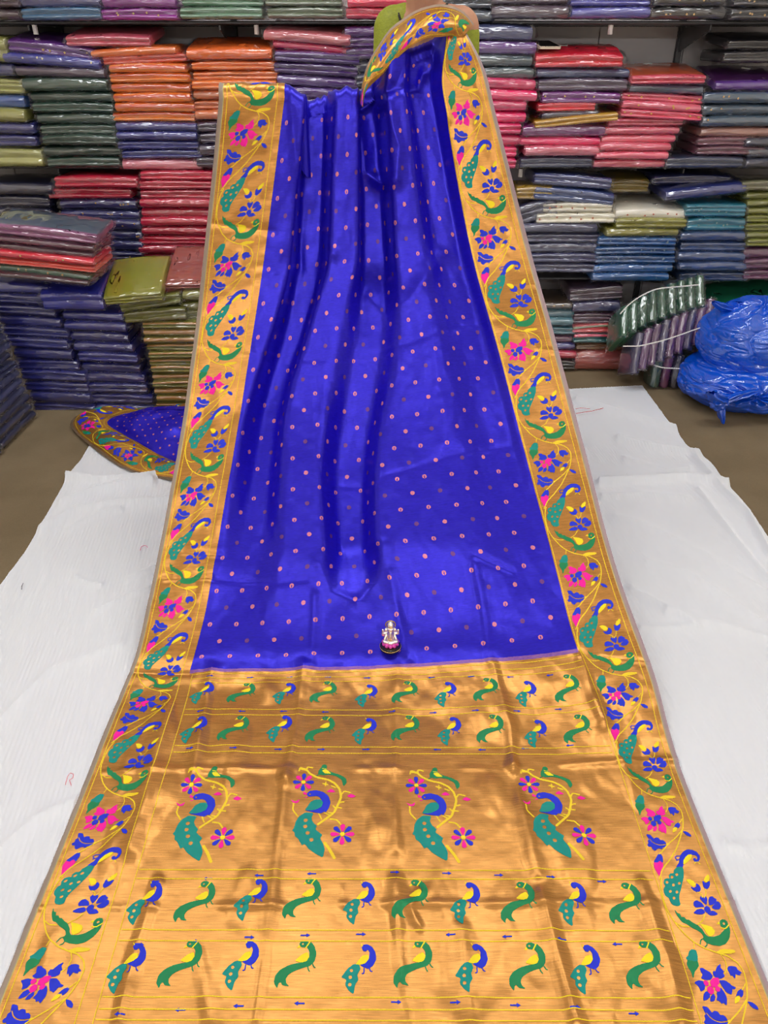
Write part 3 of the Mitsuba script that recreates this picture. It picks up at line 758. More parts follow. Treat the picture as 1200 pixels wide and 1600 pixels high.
def thread(name, px, r, col, label, z=.012):
    pts = np.array([on_plane_z(x, y, z) for x, y in px])
    n = 24
    t = np.linspace(0, 1, len(px))
    q = np.stack([np.interp(np.linspace(0, 1, n), t, gaussian_filter1d(pts[:, i], .1)) for i in range(3)], 1)
    q[:, 2] = z + .002 * np.sin(np.linspace(0, 5, n))
    m = tube(q, r, 6)
    single(name, m, 'thread_mat', label, 'thread', smooth=True, color=np.broadcast_to(srgb(col), (len(m.vertices), 3)))


thread('red_thread', [(900, 646), (925, 643), (945, 637), (952, 634)], .0011, (215, 110, 110), 'long loose red thread on the sheet near the blue bags', .016)
thread('red_thread', [(899, 639), (912, 638), (922, 638)], .0009, (215, 120, 120), 'short loose red thread on the sheet beside the longer red one', .016)
thread('pink_thread', [(219, 860), (221, 855), (227, 852), (231, 854)], .0008, (235, 140, 170), 'curled pink thread on the sheet beside the gold border', .012)
thread('red_thread', [(102, 1226), (106, 1214), (110, 1209), (115, 1210), (114, 1215), (108, 1218), (111, 1226)], .0006, (225, 130, 140), 'looped pale red thread on the sheet near the front', .010)
thread('dark_thread', [(34, 921), (35, 914), (36, 910)], .0007, (70, 60, 80), 'short dark thread on the sheet', .010)

# ------------------------------------------------------------------ packed sarees: folded cloth in a clear sleeve
def crinkle(p, n, uv):
    a = mikit.noise(uv.x * 16, uv.y * 75, 1.5)
    c = mikit.noise(uv.x * 34 + uv.y * 34, uv.y * 70 - uv.x * 26, 4.5)
    return (1 - dr.abs(a * 2 - 1)) * .6 + (1 - dr.abs(c * 2 - 1)) * .4


# silk in its tight clear sleeve: the film's gloss with crinkles, over the cloth's colour
scene['pack_mat'] = {'type': 'twosided', 'b': {'type': 'bumpmap', 'tex': mikit.proc(crinkle, .0008), 'scale': .006, 'b': {'type': 'principled', 'base_color': vcol(), 'roughness': .13, 'eta': 2.2}}}
scene['film_mat'] = {'type': 'thindielectric', 'int_ior': 1.5}
RNG = np.random.default_rng(7)


def fold_mesh(w, dp, h, cf, ct, layers, rng, stripe=None):
    """cloth folded flat: rounded fold noses at the front, layers between them; (mesh, colours). x across, y back, z up"""
    prof, col = [], []
    for i in range(layers):
        tone = 1 + rng.uniform(-.12, .12)
        for f, y in ((.06, .010), (.25, .0025), (.5, 0), (.75, .0025), (.94, .010)):
            prof.append((y, h * (i + f) / layers))
            c = cf * tone
            if stripe is not None and i == layers - 1 and f in (.5, .75):
                c = stripe
            col.append(c)
    nt = 8
    for i in range(nt):
        t = (i + .6) / nt
        prof.append((.012 + t * (dp - .02), h + .0025 * math.sin(math.pi * t)))
        col.append(ct)
    for y, z in ((dp, h * .75), (dp, h * .25), (dp * .97, 0), (dp * .5, 0), (.02, 0)):
        prof.append((y, z))
        col.append(cf * .9)
    prof, col = np.array(prof), np.array(col)
    n, nx = len(prof), 17
    xs = np.concatenate([[-.5], np.linspace(-.488, .488, nx - 2), [.5]]) * w
    sd = rng.uniform(0, 100)
    V, C = [], []
    for i, x in enumerate(xs):
        e = 1 if i in (0, nx - 1) else 0
        p = prof.copy()
        if e:
            p[:, 1] = h / 2 + (p[:, 1] - h / 2) * .72
            p[:, 0] = np.where(p[:, 0] < dp / 2, p[:, 0] + .004, p[:, 0] - .004)
        q = np.stack([np.full(n, x * 7 + sd), p[:, 0] * 9, p[:, 1] * 40], -1)
        nz = meshkit.fbm(q, 2, 1) - .5
        nz2 = meshkit.noise(q * 2.3 + 9, 4) - .5
        sag = -.10 * h * (x / (w / 2)) ** 2
        p[:, 1] = p[:, 1] + nz * h * .30 * (p[:, 1] / h) + sag * (p[:, 1] / h)
        p[:, 0] = p[:, 0] + nz2 * .007 + .5 * nz * .006
        V.append(np.column_stack([np.full(n, x), p]))
        sh = 1 + .16 * (meshkit.noise(np.stack([np.full(n, x * 30 + sd), p[:, 0] * 20, p[:, 1] * 90], -1), 8) - .5)
        C.append(col * sh[:, None])
    V, C = np.vstack(V), np.vstack(C)
    arc = np.concatenate([[0], np.cumsum(np.linalg.norm(np.diff(prof, axis=0), axis=1))])
    UV = np.stack([np.repeat(xs, n), np.tile(arc, nx)], 1) + sd
    UV = np.vstack([UV, UV[:1], UV[-1:]])
    F = []
    for i in range(nx - 1):
        j = np.arange(n)
        a, bq = i * n + j, i * n + (j + 1) % n
        F += [np.stack([a, bq + n, bq], 1), np.stack([a, a + n, bq + n], 1)]
    e0, e1 = V[:n].mean(0), V[-n:].mean(0)
    V = np.vstack([V, e0, e1])
    C = np.vstack([C, C[:n].mean(0) * .9, C[-n:].mean(0) * .9])
    j = np.arange(n)
    F += [np.stack([np.full(n, len(V) - 2), j, (j + 1) % n], 1), np.stack([np.full(n, len(V) - 1), (nx - 1) * n + (j + 1) % n, (nx - 1) * n + j], 1)]
    return trimesh.Trimesh(V, np.vstack(F), process=False), C, UV


def sleeve_mesh(w, dp, h, rng, flapl, flapr, crk=1.0):
    """thin crinkled film round the cloth, its two ends drawn out flat"""
    g = .0022
    loop = [(-g, h * .02), (-g - .001, h * .28), (-g - .001, h * .5), (-g - .001, h * .72), (-g * .6, h * .93), (.008, h + g)] + [(dp * t, h + g + .003) for t in (.15, .35, .6, .85)] + [(dp + g, h * .8), (dp + g, h * .2), (dp * .8, -g), (dp * .4, -g), (.01, -g)]
    loop = np.array(loop)
    n = len(loop)
    inner = np.linspace(-.5, .5, 19) * w
    xs = np.concatenate([[-w / 2 - flapl, -w / 2 - flapl * .5, -w / 2 - .004], inner[1:-1], [w / 2 + .004, w / 2 + flapr * .5, w / 2 + flapr]])
    V = []
    nx = len(xs)
    zc = h * rng.uniform(.25, .6)
    for i, x in enumerate(xs):
        p = loop.copy()
        k = max(0.0, abs(x) - w / 2 - .004) / max((flapl if x < 0 else flapr), 1e-3)
        p[:, 1] = zc + (p[:, 1] - zc) * (1 - .9 * min(1, k * 1.15))
        p[:, 0] = np.where(p[:, 0] < dp / 2, p[:, 0] + .03 * k, p[:, 0] - .03 * k)
        p += rng.normal(0, 1, p.shape) * np.array([.0013, .0017]) * crk * (1 + .8 * (k > 0))
        sag = -.10 * h * (min(abs(x), w / 2) / (w / 2)) ** 2
        p[:, 1] += sag * np.clip(p[:, 1] / h, 0, 1)
        xx = x + rng.normal(0, .0028, n) * (0 < i < nx - 1)
        V.append(np.column_stack([np.broadcast_to(xx, (n,)), p]))
    V = np.vstack(V)
    F = []
    for i in range(nx - 1):
        j = np.arange(n)
        a, bq = i * n + j, i * n + (j + 1) % n
        if i % 2:
            F += [np.stack([a, bq + n, bq], 1), np.stack([a, a + n, bq + n], 1)]
        else:
            F += [np.stack([a, a + n, bq], 1), np.stack([bq, a + n, bq + n], 1)]
    return trimesh.Trimesh(V, np.vstack(F), process=False)


def place_mesh(m, M):
    m.apply_transform(M)
    return m


def pack(M, w, dp, h, cf, label, group, ct=None, layers=None, stripe=None, dots=None, crk=1.0, flaps=None, sticker=None):
    rng = np.random.default_rng(int(RNG.integers(1 << 30)))
    cf_ = np.minimum(srgb(cf) * 1.0, .85)
    ct_ = np.minimum(srgb(ct) * 1.0, .85) if ct else cf_
    key = thing('saree_pack', label, 'packed saree', group)
    hs = h * .93
    m, c, uv = fold_mesh(w, dp, hs, cf_, ct_, layers or int(rng.integers(1, 3)) + (h > .05), rng, None if stripe is None else srgb(stripe))
    part(key, 'folded_saree', place_mesh(m, M), 'pack_mat', smooth=True, color=c, uv=uv)
    if dots:
        dm = []
        for q in np.sort(rng.uniform(-.45, .45, 5)):
            d = trimesh.creation.cylinder(.0036, .0014, sections=8)
            d.apply_transform(trimesh.transformations.rotation_matrix(math.pi / 2, (1, 0, 0)))
            d.apply_translation((q * w + rng.uniform(-.012, .012), .0006, hs * rng.uniform(.35, .65)))
            dm.append(d)
        d = trimesh.util.concatenate(dm)
        part(key, 'buti_motif', place_mesh(d, M), 'buti_mat', color=np.broadcast_to(srgb(dots), (len(d.vertices), 3)))
    if sticker:
        s = bbox_round(sticker[0] * w - .016, sticker[0] * w + .016, sticker[1] - .009, sticker[1] + .009, hs + .0075, hs + .0083, .0003)
        part(key, 'sticker', place_mesh(s, M @ trimesh.transformations.rotation_matrix(sticker[2], (0, 0, 1))), 'white_plastic', 'small white paper sticker')
    fl = flaps or (rng.uniform(.008, .03), rng.uniform(.008, .03))
    part(key, 'plastic_sleeve', place_mesh(sleeve_mesh(w, dp, hs, rng, fl[0], fl[1], crk), M), 'film_mat', smooth=True)
    return key


ORD = ['topmost', 'second from top', 'third from top', 'fourth from top', 'fifth from top', 'sixth from top', 'seventh from top', 'eighth from top', 'ninth from top', 'tenth from top', 'eleventh from top',
       'twelfth from top', 'thirteenth from top', 'fourteenth from top', 'fifteenth from top', 'sixteenth from top', 'seventeenth from top']


def pose(xl, xr, yt, yb, tilt, Y, ytop=None, dp=.25, yaw=0.0, pitch=None):
    pl, pr = on_plane_y(xl, yb - tilt / 2, Y), on_plane_y(xr, yb + tilt / 2, Y)
    w = float(np.linalg.norm(pr - pl))
    xm = (xl + xr) / 2
    h = float(on_plane_y(xm, yt, Y)[2] - on_plane_y(xm, yb, Y)[2])
    if pitch is None:
        pitch = .02
        if ytop is not None:
            best = 1e9
            z1 = on_plane_y(xm, yt, Y)
            for p in np.linspace(-.25, .9, 120):
                q = project(np.array([z1[0], z1[1] + dp * math.cos(p), z1[2] + dp * math.sin(p)]))[1]
                if abs(q - ytop) < best:
                    best, pitch = abs(q - ytop), p
    roll = math.atan2(pr[2] - pl[2], pr[0] - pl[0])
    rm = trimesh.transformations.rotation_matrix
    M = trimesh.transformations.translation_matrix((pl + pr) / 2) @ rm(yaw, (0, 0, 1)) @ rm(-roll, (0, 1, 0)) @ rm(pitch, (1, 0, 0))
    return M, w, h


def stack(where, items, Y=YF, group='packed sarees on the rack', dp=.25, crk=1.0):
    """items from the top: (colour name, sRGB, xl, xr, ytop of front, ybottom of front[, dict])"""
    tops = [i for i in items]
    lastp = None
    for n, it in enumerate(items):
        cname, col, xl, xr, yt, yb = it[:6]
        o = dict(it[6]) if len(it) > 6 else {}
        M, w, h = pose(xl, xr, yt, yb, o.pop('tilt', 0) + float(RNG.uniform(-1, 1)), Y + o.pop('dy', 0.0) + float(RNG.uniform(-.012, .012)), o.pop('top', None), dp, o.pop('yaw', 0.0) + float(RNG.uniform(-.02, .02)), o.pop('pitch', None))
        pack(M, w, dp, h, col, f'{cname} packed saree, {ORD[n]} of {where}', group, crk=crk, **o)


def rows(y0, y1, n):
    e = np.linspace(y0, y1, n + 1)
    return list(zip(e[:-1], e[1:]))


def run(cname, col, xl, xr, y0, y1, n, jit=3, xl1=None, xr1=None, **o):
    """n alike packs filling y0..y1; the ends drift from (xl, xr) to (xl1, xr1)"""
    out = []
    for i, (a, b_) in enumerate(rows(y0, y1, n)):
        t = i / max(1, n - 1)
        c = np.clip(np.array(col) * (1 + RNG.uniform(-.09, .09)), 0, 255)
        out.append((cname, tuple(c), xl + (0 if xl1 is None else (xl1 - xl) * t) + RNG.uniform(-jit, jit), xr + (0 if xr1 is None else (xr1 - xr) * t) + RNG.uniform(-jit, jit), a, b_, o))
    return out


GOLD = (200, 165, 110)
# --- top board: bundles whose lower packs show
for where, its in [('the maroon stack on the top board', run('dark maroon', (70, 48, 62), -48, 28, -8, 30, 2)),
                   ('the teal stack on the top board', [('grey violet', (72, 70, 118), 32, 156, -10, 10), ('teal blue', (52, 96, 130), 34, 158, 10, 31)]),
                   ('the magenta stack on the top board', [('dull purple', (122, 52, 125), 160, 275, -9, 11), ('magenta purple', (140, 38, 140), 159, 278, 11, 31, dict(dots=GOLD))]),
                   ('the pale green stack on the top board', run('pale green', (100, 136, 110), 283, 411, -10, 29, 2)),
                   ('the sage green stack on the top board', run('sage green', (112, 124, 102), 415, 534, -10, 28, 2)),
                   ('the red stack on the top board', run('red', (212, 62, 88), 540, 640, -8, 29, 2)),
                   ('the slate stack on the top board', run('slate', (52, 62, 74), 668, 768, -8, 33, 2)),
                   ('the plum grey stack on the top board', run('plum grey', (80, 62, 80), 766, 890, -16, 28, 2)),
                   ('the violet blue stack on the top board', run('violet blue', (82, 82, 168), 894, 1014, -10, 28, 2)),
                   ('the black stack on the top board', run('black', (46, 46, 50), 1019, 1132, -12, 29, 2, dots=GOLD)),
                   ('the charcoal stack on the top board', run('charcoal', (50, 50, 56), 1144, 1255, -10, 31, 2, dots=GOLD))]:
    stack(where, its)

# --- middle board, left of the hanging saree
stack('the olive and navy striped stack', [('olive', (132, 132, 70), -110, 14, 52, 96), ('navy', (45, 48, 110), -105, 22, 96, 119), ('pale olive', (160, 160, 95), -95, 40, 119, 147), ('blue', (48, 84, 150), -90, 40, 147, 168),
      ('olive', (140, 138, 72), -90, 40, 168, 191), ('navy', (44, 46, 105), -80, 54, 191, 209), ('navy', (46, 48, 112), -75, 58, 209, 229), ('pale olive', (165, 165, 98), -65, 68, 229, 261)])
stack('the tall dark green stack', [('purple', (92, 46, 120), 14, 150, 66, 88, dict(tilt=14, top=50, dots=GOLD)), ('royal navy', (48, 54, 140), 4, 156, 84, 103, dict(tilt=12, dots=(215, 205, 180))), ('plum grey', (74, 58, 80), 24, 164, 103, 120, dict(tilt=5)),
      ('dark green', (40, 70, 58), 36, 168, 120, 142)] + run('dark green', (36, 64, 54), 50, 174, 142, 261, 7, 3, 74, 190))
stack('the orange and navy stack', [('dusty pink', (196, 88, 104), 104, 235, 55, 73, dict(top=38)), ('orange', (220, 112, 44), 142, 275, 73, 87, dict(tilt=-6)), ('coral red', (196, 78, 62), 162, 291, 84, 99, dict(tilt=-6))] +
      run('orange', (226, 128, 40), 168, 292, 98, 190, 6, 3, 180, 304, stripe=(190, 70, 30)) + run('navy', (48, 52, 124), 180, 305, 190, 248, 4, 3, 190, 314) + [('rose', (204, 118, 134), 192, 315, 248, 265)])
stack('the orange stack touching the gold border', [('deep orange', (216, 100, 42), 292, 425, 74, 94, dict(top=55))] + run('orange', (220, 118, 46), 300, 433, 94, 140, 3) + run('rust orange', (196, 106, 60), 305, 436, 140, 187, 3) + run('dark plum', (58, 48, 72), 310, 438, 187, 262, 4))
stack('the purple stack above the raised cloth', [('dusty pink', (186, 98, 106), 410, 546, 50, 68, dict(tilt=10, top=32, yaw=-.1)), ('magenta', (214, 28, 92), 426, 552, 66, 80, dict(tilt=12))] + run('deep purple', (76, 48, 112), 428, 560, 80, 172, 5, 2, 434, 560, tilt=7) + run('deep purple', (70, 46, 104), 434, 560, 172, 262, 5))
stack('the purple stack behind the blouse', run('purple', (84, 46, 108), 541, 640, 40, 92, 3) + run('dark slate', (52, 56, 76), 556, 660, 92, 262, 8))

# --- middle board, right of the hanging saree
stack('the pink stack beside the shoulder', [('slate blue', (62, 68, 104), 716, 832, 38, 62, dict(top=30)), ('violet', (98, 58, 130), 724, 838, 62, 84)] + run('slate green', (54, 72, 78), 728, 834, 84, 122, 2) +
      run('hot pink', (226, 30, 104), 722, 838, 120, 156, 2, 2, tilt=6) + run('hot pink', (218, 34, 104), 712, 822, 155, 264, 6, 3, 700, 806))
stack('the stack under the phone', [('red', (214, 36, 58), 836, 972, 82, 106, dict(top=66, sticker=(-.17, .13, -.1))), ('slate blue', (62, 72, 110), 838, 984, 106, 121), ('grey violet', (82, 66, 88), 840, 980, 121, 142), ('purple', (120, 52, 128), 846, 968, 142, 162, dict(dots=GOLD)),
      ('red', (206, 40, 58), 840, 930, 159, 174), ('navy', (44, 48, 72), 846, 935, 172, 184, dict(tilt=-4)), ('mustard', (204, 158, 52), 836, 966, 180, 195, dict(tilt=-12)), ('plum purple', (104, 42, 104), 816, 946, 194, 213), ('hot pink', (228, 44, 108), 813, 938, 213, 227),
      ('rose', (198, 92, 114), 820, 936, 227, 244), ('dark slate', (60, 66, 92), 812, 925, 244, 262)])
stack('the coral pink stack', [('coral', (218, 84, 104), 986, 1102, 116, 132, dict(top=97, ct=(196, 92, 58), sticker=(-.12, .18, 0))), ('slate blue', (60, 76, 98), 984, 1098, 131, 146, dict(tilt=4))] + run('coral pink', (220, 92, 116), 972, 1096, 146, 186, 3, 2, tilt=8, dots=(215, 165, 80)) +
      run('coral pink', (216, 94, 116), 950, 1066, 184, 262, 6, 2, 926, 1038))
stack('the tall dark teal stack', [('purple', (84, 40, 130), 1116, 1240, 126, 143, dict(top=99, ct=(66, 28, 74), sticker=(-.22, .14, -.5)))] + run('dark teal', (54, 74, 92), 1098, 1232, 143, 198, 3, 3, dots=GOLD) + [('brown', (150, 104, 92), 1094, 1225, 198, 214)] +
      [('plum brown', (118, 74, 88), 1090, 1195, 214, 228), ('plum brown', (108, 66, 82), 1088, 1195, 228, 242), ('dark slate', (54, 62, 84), 1040, 1160, 244, 262)])
stack('the short slate stack under the brown packs', run('dark slate', (54, 58, 76), 1166, 1280, 214, 262, 3))
stack('the black heap against the wall panel', [('black', (34, 34, 38), 1136, 1260, 60, 78, dict(top=48, dy=.08)), ('black', (30, 30, 34), 1130, 1260, 78, 98, dict(dy=.08))])

# --- lower board, left
stack('the black navy low board stack', run('black navy', (34, 36, 62), -60, 82, 285, 440, 8, 4))
stack('the red and navy low board stack', [('crimson', (182, 28, 58), 86, 215, 274, 294, dict(top=262)), ('crimson', (176, 30, 58), 76, 205, 292, 311)] + run('navy', (46, 48, 98), 92, 214, 311, 440, 8, 3, 100, 228, dots=GOLD))
stack('the tall crimson low board stack', run('crimson', (190, 32, 66), 219, 345, 267, 440, 12, 3))
# --- lower board, right
stack('the navy and cream low board stack', [('navy', (46, 54, 104), 834, 954, 271, 292, dict(tilt=10, top=262)), ('peacock blue', (42, 66, 120), 834, 957, 294, 317, dict(tilt=10)), ('cream', (232, 228, 208), 848, 956, 315, 332, dict(dots=(205, 130, 110))),
      ('cream', (230, 226, 205), 838, 960, 332, 349, dict(dots=(205, 130, 110)))] + run('dark navy', (52, 54, 92), 815, 933, 348, 426, 5, 3))
stack('the blue stack topped with cream', [('cream', (232, 228, 212), 960, 1070, 325, 343, dict(top=300, dots=(205, 130, 110))), ('olive', (134, 132, 48), 962, 1072, 340, 357), ('olive', (138, 134, 52), 947, 1060, 356, 370)] + run('blue', (40, 92, 152), 935, 1056, 370, 440, 5, 3, 922, 1046, dots=(120, 150, 170)))
stack('the teal and slate stack', run('teal', (44, 112, 130), 1071, 1164, 317, 361, 2, 2, dots=(120, 160, 160)) + run('slate blue', (52, 76, 120), 1060, 1166, 361, 440, 5, 3))
stack('the olive stack above maroon packs', [('grey olive', (116, 114, 88), 1158, 1290, 281, 298, dict(top=272))] + run('olive', (120, 124, 50), 1166, 1290, 298, 386, 7, 2) + run('maroon', (100, 54, 90), 1160, 1290, 386, 438, 3, 2))
stack('the slanted pair above the teal stack', [('navy', (44, 52, 112), 1040, 1166, 290, 308, dict(tilt=-14, top=272)), ('dark blue', (34, 38, 80), 1020, 1140, 272, 288, dict(dy=.06))])
stack('the small heap below the pink stack', [('dark mustard', (112, 96, 36), 944, 1012, 277, 301, dict(top=262, dy=.10)), ('mustard', (160, 128, 44), 806, 862, 290, 312), ('black navy', (38, 42, 78), 812, 872, 312, 345, dict(tilt=-14))], dp=.18)

# --- floor, right: two mixed stacks under the board
stack('the teal floor stack beside the border', [('dark brown', (66, 54, 44), 800, 894, 472, 483, dict(top=448, dots=GOLD))] + run('teal', (62, 108, 120), 802, 897, 483, 524, 3, 2) + [('plum', (112, 66, 92), 804, 894, 524, 536), ('navy', (52, 52, 124), 806, 898, 536, 548),
      ('red', (184, 38, 66), 810, 900, 548, 561), ('dark grey', (62, 58, 62), 815, 898, 561, 579)], Y=3.2, group='packed sarees on the floor')
stack('the floor stack beside the tied bundle', [('dark plum', (70, 52, 66), 890, 972, 447, 470, dict(tilt=-4)), ('navy violet', (54, 50, 92), 894, 968, 470, 488), ('dark plum', (78, 46, 68), 895, 968, 488, 506), ('coral', (218, 96, 98), 894, 970, 506, 521, dict(stripe=(90, 110, 80))),
      ('teal', (42, 106, 108), 896, 974, 521, 537, dict(stripe=(215, 70, 100))), ('mustard plum', (130, 92, 60), 900, 976, 537, 547), ('rust rose', (176, 88, 86), 896, 984, 547, 579, dict(layers=1))], Y=3.2, group='packed sarees on the floor')

# --- floor, left: piles in front of the rack
YP = 2.80
GF = 'packed sarees on the floor'
stack('the pile topping the navy floor stacks', [('grey plum', (140, 82, 122), -14, 150, 356, 374, dict(tilt=20, top=330, ct=(84, 96, 116))), ('dark plum', (92, 56, 76), -16, 146, 374, 385, dict(tilt=18)), ('dark plum', (82, 52, 70), -18, 144, 385, 396, dict(tilt=16)), ('scarlet', (214, 34, 58), -20, 146, 396, 408, dict(tilt=18, dots=GOLD)),
      ('coral', (232, 100, 86), -22, 148, 408, 419, dict(tilt=18)), ('dark green', (34, 74, 56), -22, 140, 419, 430, dict(tilt=18, dots=GOLD)), ('dark maroon', (56, 32, 44), -20, 138, 430, 440, dict(tilt=16))], Y=YP - .08, group=GF, dp=.22)
stack('the navy floor stack under the mixed pile', run('navy', (38, 40, 108), -26, 76, 442, 647, 12, 4, 56, 150, tilt=4), Y=YP - .02, group=GF)
stack('the navy floor stack beside the olive', [('bright navy', (40, 44, 138), 70, 164, 452, 486, dict(top=400, layers=2, dy=-.03))] + run('navy', (38, 40, 116), 98, 190, 486, 647, 10, 3, 152, 244, tilt=3), Y=YP, group=GF)
stack('the olive floor stack', [('olive', (142, 142, 46), 166, 255, 456, 474, dict(tilt=-6, top=394, pitch=None, dy=-.04, layers=3)), ('dark olive', (112, 116, 44), 190, 284, 462, 482, dict(tilt=-14)), ('dark olive', (104, 104, 46), 196, 292, 482, 503, dict(tilt=-8))] +
      run('olive', (122, 122, 54), 222, 335, 503, 640, 12, 2, 246, 345, stripe=(176, 124, 60)), Y=YP, group=GF)
stack('the small rust and olive pile', [('rust brown', (152, 74, 62), 259, 345, 440, 452, dict(top=380, dy=.01)), ('olive', (128, 128, 54), 286, 365, 452, 470), ('dark olive', (112, 112, 50), 284, 365, 470, 502)], Y=YP + .02, group=GF)

# stacks along the left side of the floor, seen from their ends
for s_, (y0, n) in enumerate([(2.42, 13), (2.10, 11)]):
    for i in range(n):
        z = i * .034
        M = trimesh.transformations.translation_matrix((-1.352 - .008 * RNG.random() - .004 * i, y0 + .145 + RNG.uniform(-.01, .01), z + .002)) @ trimesh.transformations.rotation_matrix(math.pi / 2 + RNG.uniform(-.04, .04), (0, 0, 1))
        pack(M, .29, .25, .034, tuple(np.array((54, 58, 92)) * RNG.uniform(.8, 1.1)), f'slate navy packed saree, {ORD[n - 1 - i]} of the {("far", "near")[s_]} end-on floor stack', GF)
# ------------------------------------------------------------------ the rest of the saree: border across the chest, and the end lying behind on the floor
class Patch:
    """a piece of cloth given by a grid of points; u across, s along, in metres"""

    def __init__(self, P, u, s):
        from scipy.ndimage import map_coordinates
        self.mc, self.P, self.u, self.s = map_coordinates, P, u, s
        n = np.cross(np.gradient(P, axis=1), np.gradient(P, axis=0))
        n /= np.maximum(np.linalg.norm(n, axis=-1, keepdims=True), 1e-9)
        self.n = n * np.sign(np.sum(n * (np.array([0, 0, CH]) - P), -1, keepdims=True))

    def __call__(self, u, s, off=0.0):
        i = np.interp(s, self.s, np.arange(len(self.s)))
        j = np.interp(u, self.u, np.arange(len(self.u)))
        g = lambda a: np.stack([self.mc(a[..., q], [i, j], order=1, mode='nearest') for q in range(3)], -1)
        return g(self.P) + g(self.n) * off

    def mesh(self, j0=0, j1=None):
        P = self.P[:, j0:j1]
        ug, sg = np.meshgrid(self.u[j0:j1], self.s)
        return trimesh.Trimesh(P.reshape(-1, 3), grid_faces(*P.shape[:2]), process=False), np.stack([ug.ravel(), sg.ravel()], 1)


def resample(pts, n, smooth=2.0):
    pts = np.asarray(pts, float)
    d = np.concatenate([[0], np.cumsum(np.linalg.norm(np.diff(pts, axis=0), axis=1))])
    q = np.stack([PchipInterpolator(d, pts[:, i])(np.linspace(0, d[-1], n)) for i in range(pts.shape[1])], 1)
    return gaussian_filter1d(q, smooth, axis=0, mode='nearest') if smooth else q


# chest border: upper edge and lower edge from the shoulder down to the raised arm
out_px = [(742, 40), (734, 28), (722, 16), (706, 9), (690, 6), (670, 9), (648, 17), (627, 31), (609, 45), (594, 67), (581, 87), (572, 106), (565, 135), (562, 160)]
in_px = [(716, 66), (708, 58), (702, 56), (696, 57), (684, 58), (670, 59), (657, 64), (634, 79), (616, 96), (597, 117), (580, 133), (572, 142), (568, 156), (567, 170)]
Yo, Yi = np.linspace(2.20, 2.055, 14), np.linspace(2.115, 1.99, 14)
Yo[:3] = 2.175
eo = resample([on_plane_y(*p, y) for p, y in zip(out_px, Yo)], 90)
ei = resample([on_plane_y(*p, y) for p, y in zip(in_px, Yi)], 90)
nu = 25
t = np.linspace(0, 1, nu)
Pc = ei[:, None] * (1 - t)[None, :, None] + eo[:, None] * t[None, :, None]
Pc[..., 1] -= (.030 * np.sin(math.pi * t))[None, :] * 1.0
Pc[..., 1] += .004 * (meshkit.fbm(np.stack([*np.meshgrid(t * 5, np.arange(90) / 9.0), np.zeros((90, nu))], -1), 2, 2) - .5)
ls = np.linalg.norm(np.diff(ei, axis=0), axis=1).sum()
chest = Patch(Pc, t * .145, np.linspace(0, ls * 1.25, 90))
m, uv = chest.mesh(0, 23)
border3 = part(saree, 'border', m, 'zari_gold', 'gold border running across the chest below the neck', smooth=True, uv=uv)
m, uv = chest.mesh(22, nu)
part(saree, 'selvedge', m, 'selvedge_mat', 'thin greyish woven edge', smooth=True, uv=uv, color=np.broadcast_to(srgb((150, 128, 110)), (len(m.vertices), 3)))
S0 = .30 * PER
border_motifs(border3, .012, .112, -.30, ls * 1.25 / PER - .35, lambda u, s, off: chest(u, s + S0 + .012, off), 1)

# the other end, folded in a low heap on the floor behind, seen left of the hanging part
O_px = [(300, 772, .012), (272, 752, .012), (235, 745, .012), (200, 735, .012), (165, 715, .012), (138, 694, .012), (118, 676, .015), (110, 660, .02), (117, 650, .03), (140, 645, .04), (190, 643, .05), (250, 641, .05), (330, 640, .05), (420, 640, .05)]
I_px = [(305, 735, .03), (284, 727, .035), (262, 716, .04), (235, 703, .05), (205, 686, .055), (180, 672, .06), (170, 665, .065), (166, 660, .07), (170, 655, .08), (182, 650, .085), (205, 646, .09), (255, 643, .09), (330, 642, .09), (420, 642, .09)]
C_px = [(345, 640, .13), (335, 640, .13), (322, 640, .13), (306, 640, .13), (288, 641, .13), (268, 641, .13), (252, 642, .128), (242, 642, .126), (238, 643, .126), (240, 642, .126), (255, 641, .13), (290, 640, .13), (340, 640, .13), (420, 640, .13)]
n1 = 150
OO, II, CC = (resample([on_plane_z(x, y, z) for x, y, z in q], n1, 1.5) for q in (O_px, I_px, C_px))
nu = 30
t = np.linspace(0, 1, nu)[None, :, None]
Pb = OO[:, None] * (1 - t) + II[:, None] * t
Pb[..., 2] += .018 * np.sin(math.pi * t[..., 0]) + .010 * (meshkit.fbm(Pb * np.array([16, 16, 1]), 3, 6) - .5) + .012 * np.sin(np.linspace(0, 26, n1))[:, None] * np.sin(math.pi * t[..., 0])
Pb[..., 2] = np.maximum(Pb[..., 2], .012)
t2 = np.linspace(0, 1, 40)[None, :, None]
Pd = II[:, None] * (1 - t2) + CC[:, None] * t2
Pd[..., 2] += (.016 * np.sin(math.pi * t2[..., 0]) + .022 * (meshkit.fbm(Pd * np.array([11, 14, 1]), 3, 8) - .5)) * sst(0, .15, t2[..., 0])
Pd[:, 0] = Pb[:, -1]
lo = np.linalg.norm(np.diff((OO + II) / 2, axis=0), axis=1).sum()
tail_b = Patch(Pb, np.linspace(0, .145, nu), np.linspace(0, lo, n1))
tail_d = Patch(Pd, np.linspace(0, .30, 40), np.linspace(0, lo, n1))
m, uv = tail_b.mesh(2, None)
border4 = part(saree, 'border', m, 'zari_gold', 'gold border of the loose end heaped on the floor', smooth=True, uv=uv)
m, uv = tail_b.mesh(0, 3)
part(saree, 'selvedge', m, 'selvedge_mat', 'thin greyish woven edge', smooth=True, uv=uv, color=np.broadcast_to(srgb((112, 92, 70)), (len(m.vertices), 3)))
border_motifs(border4, .018, .1125, .2, lo / PER - .1, lambda u, s, off: tail_b(u, s, off), 0)
m, uv = tail_d.mesh()
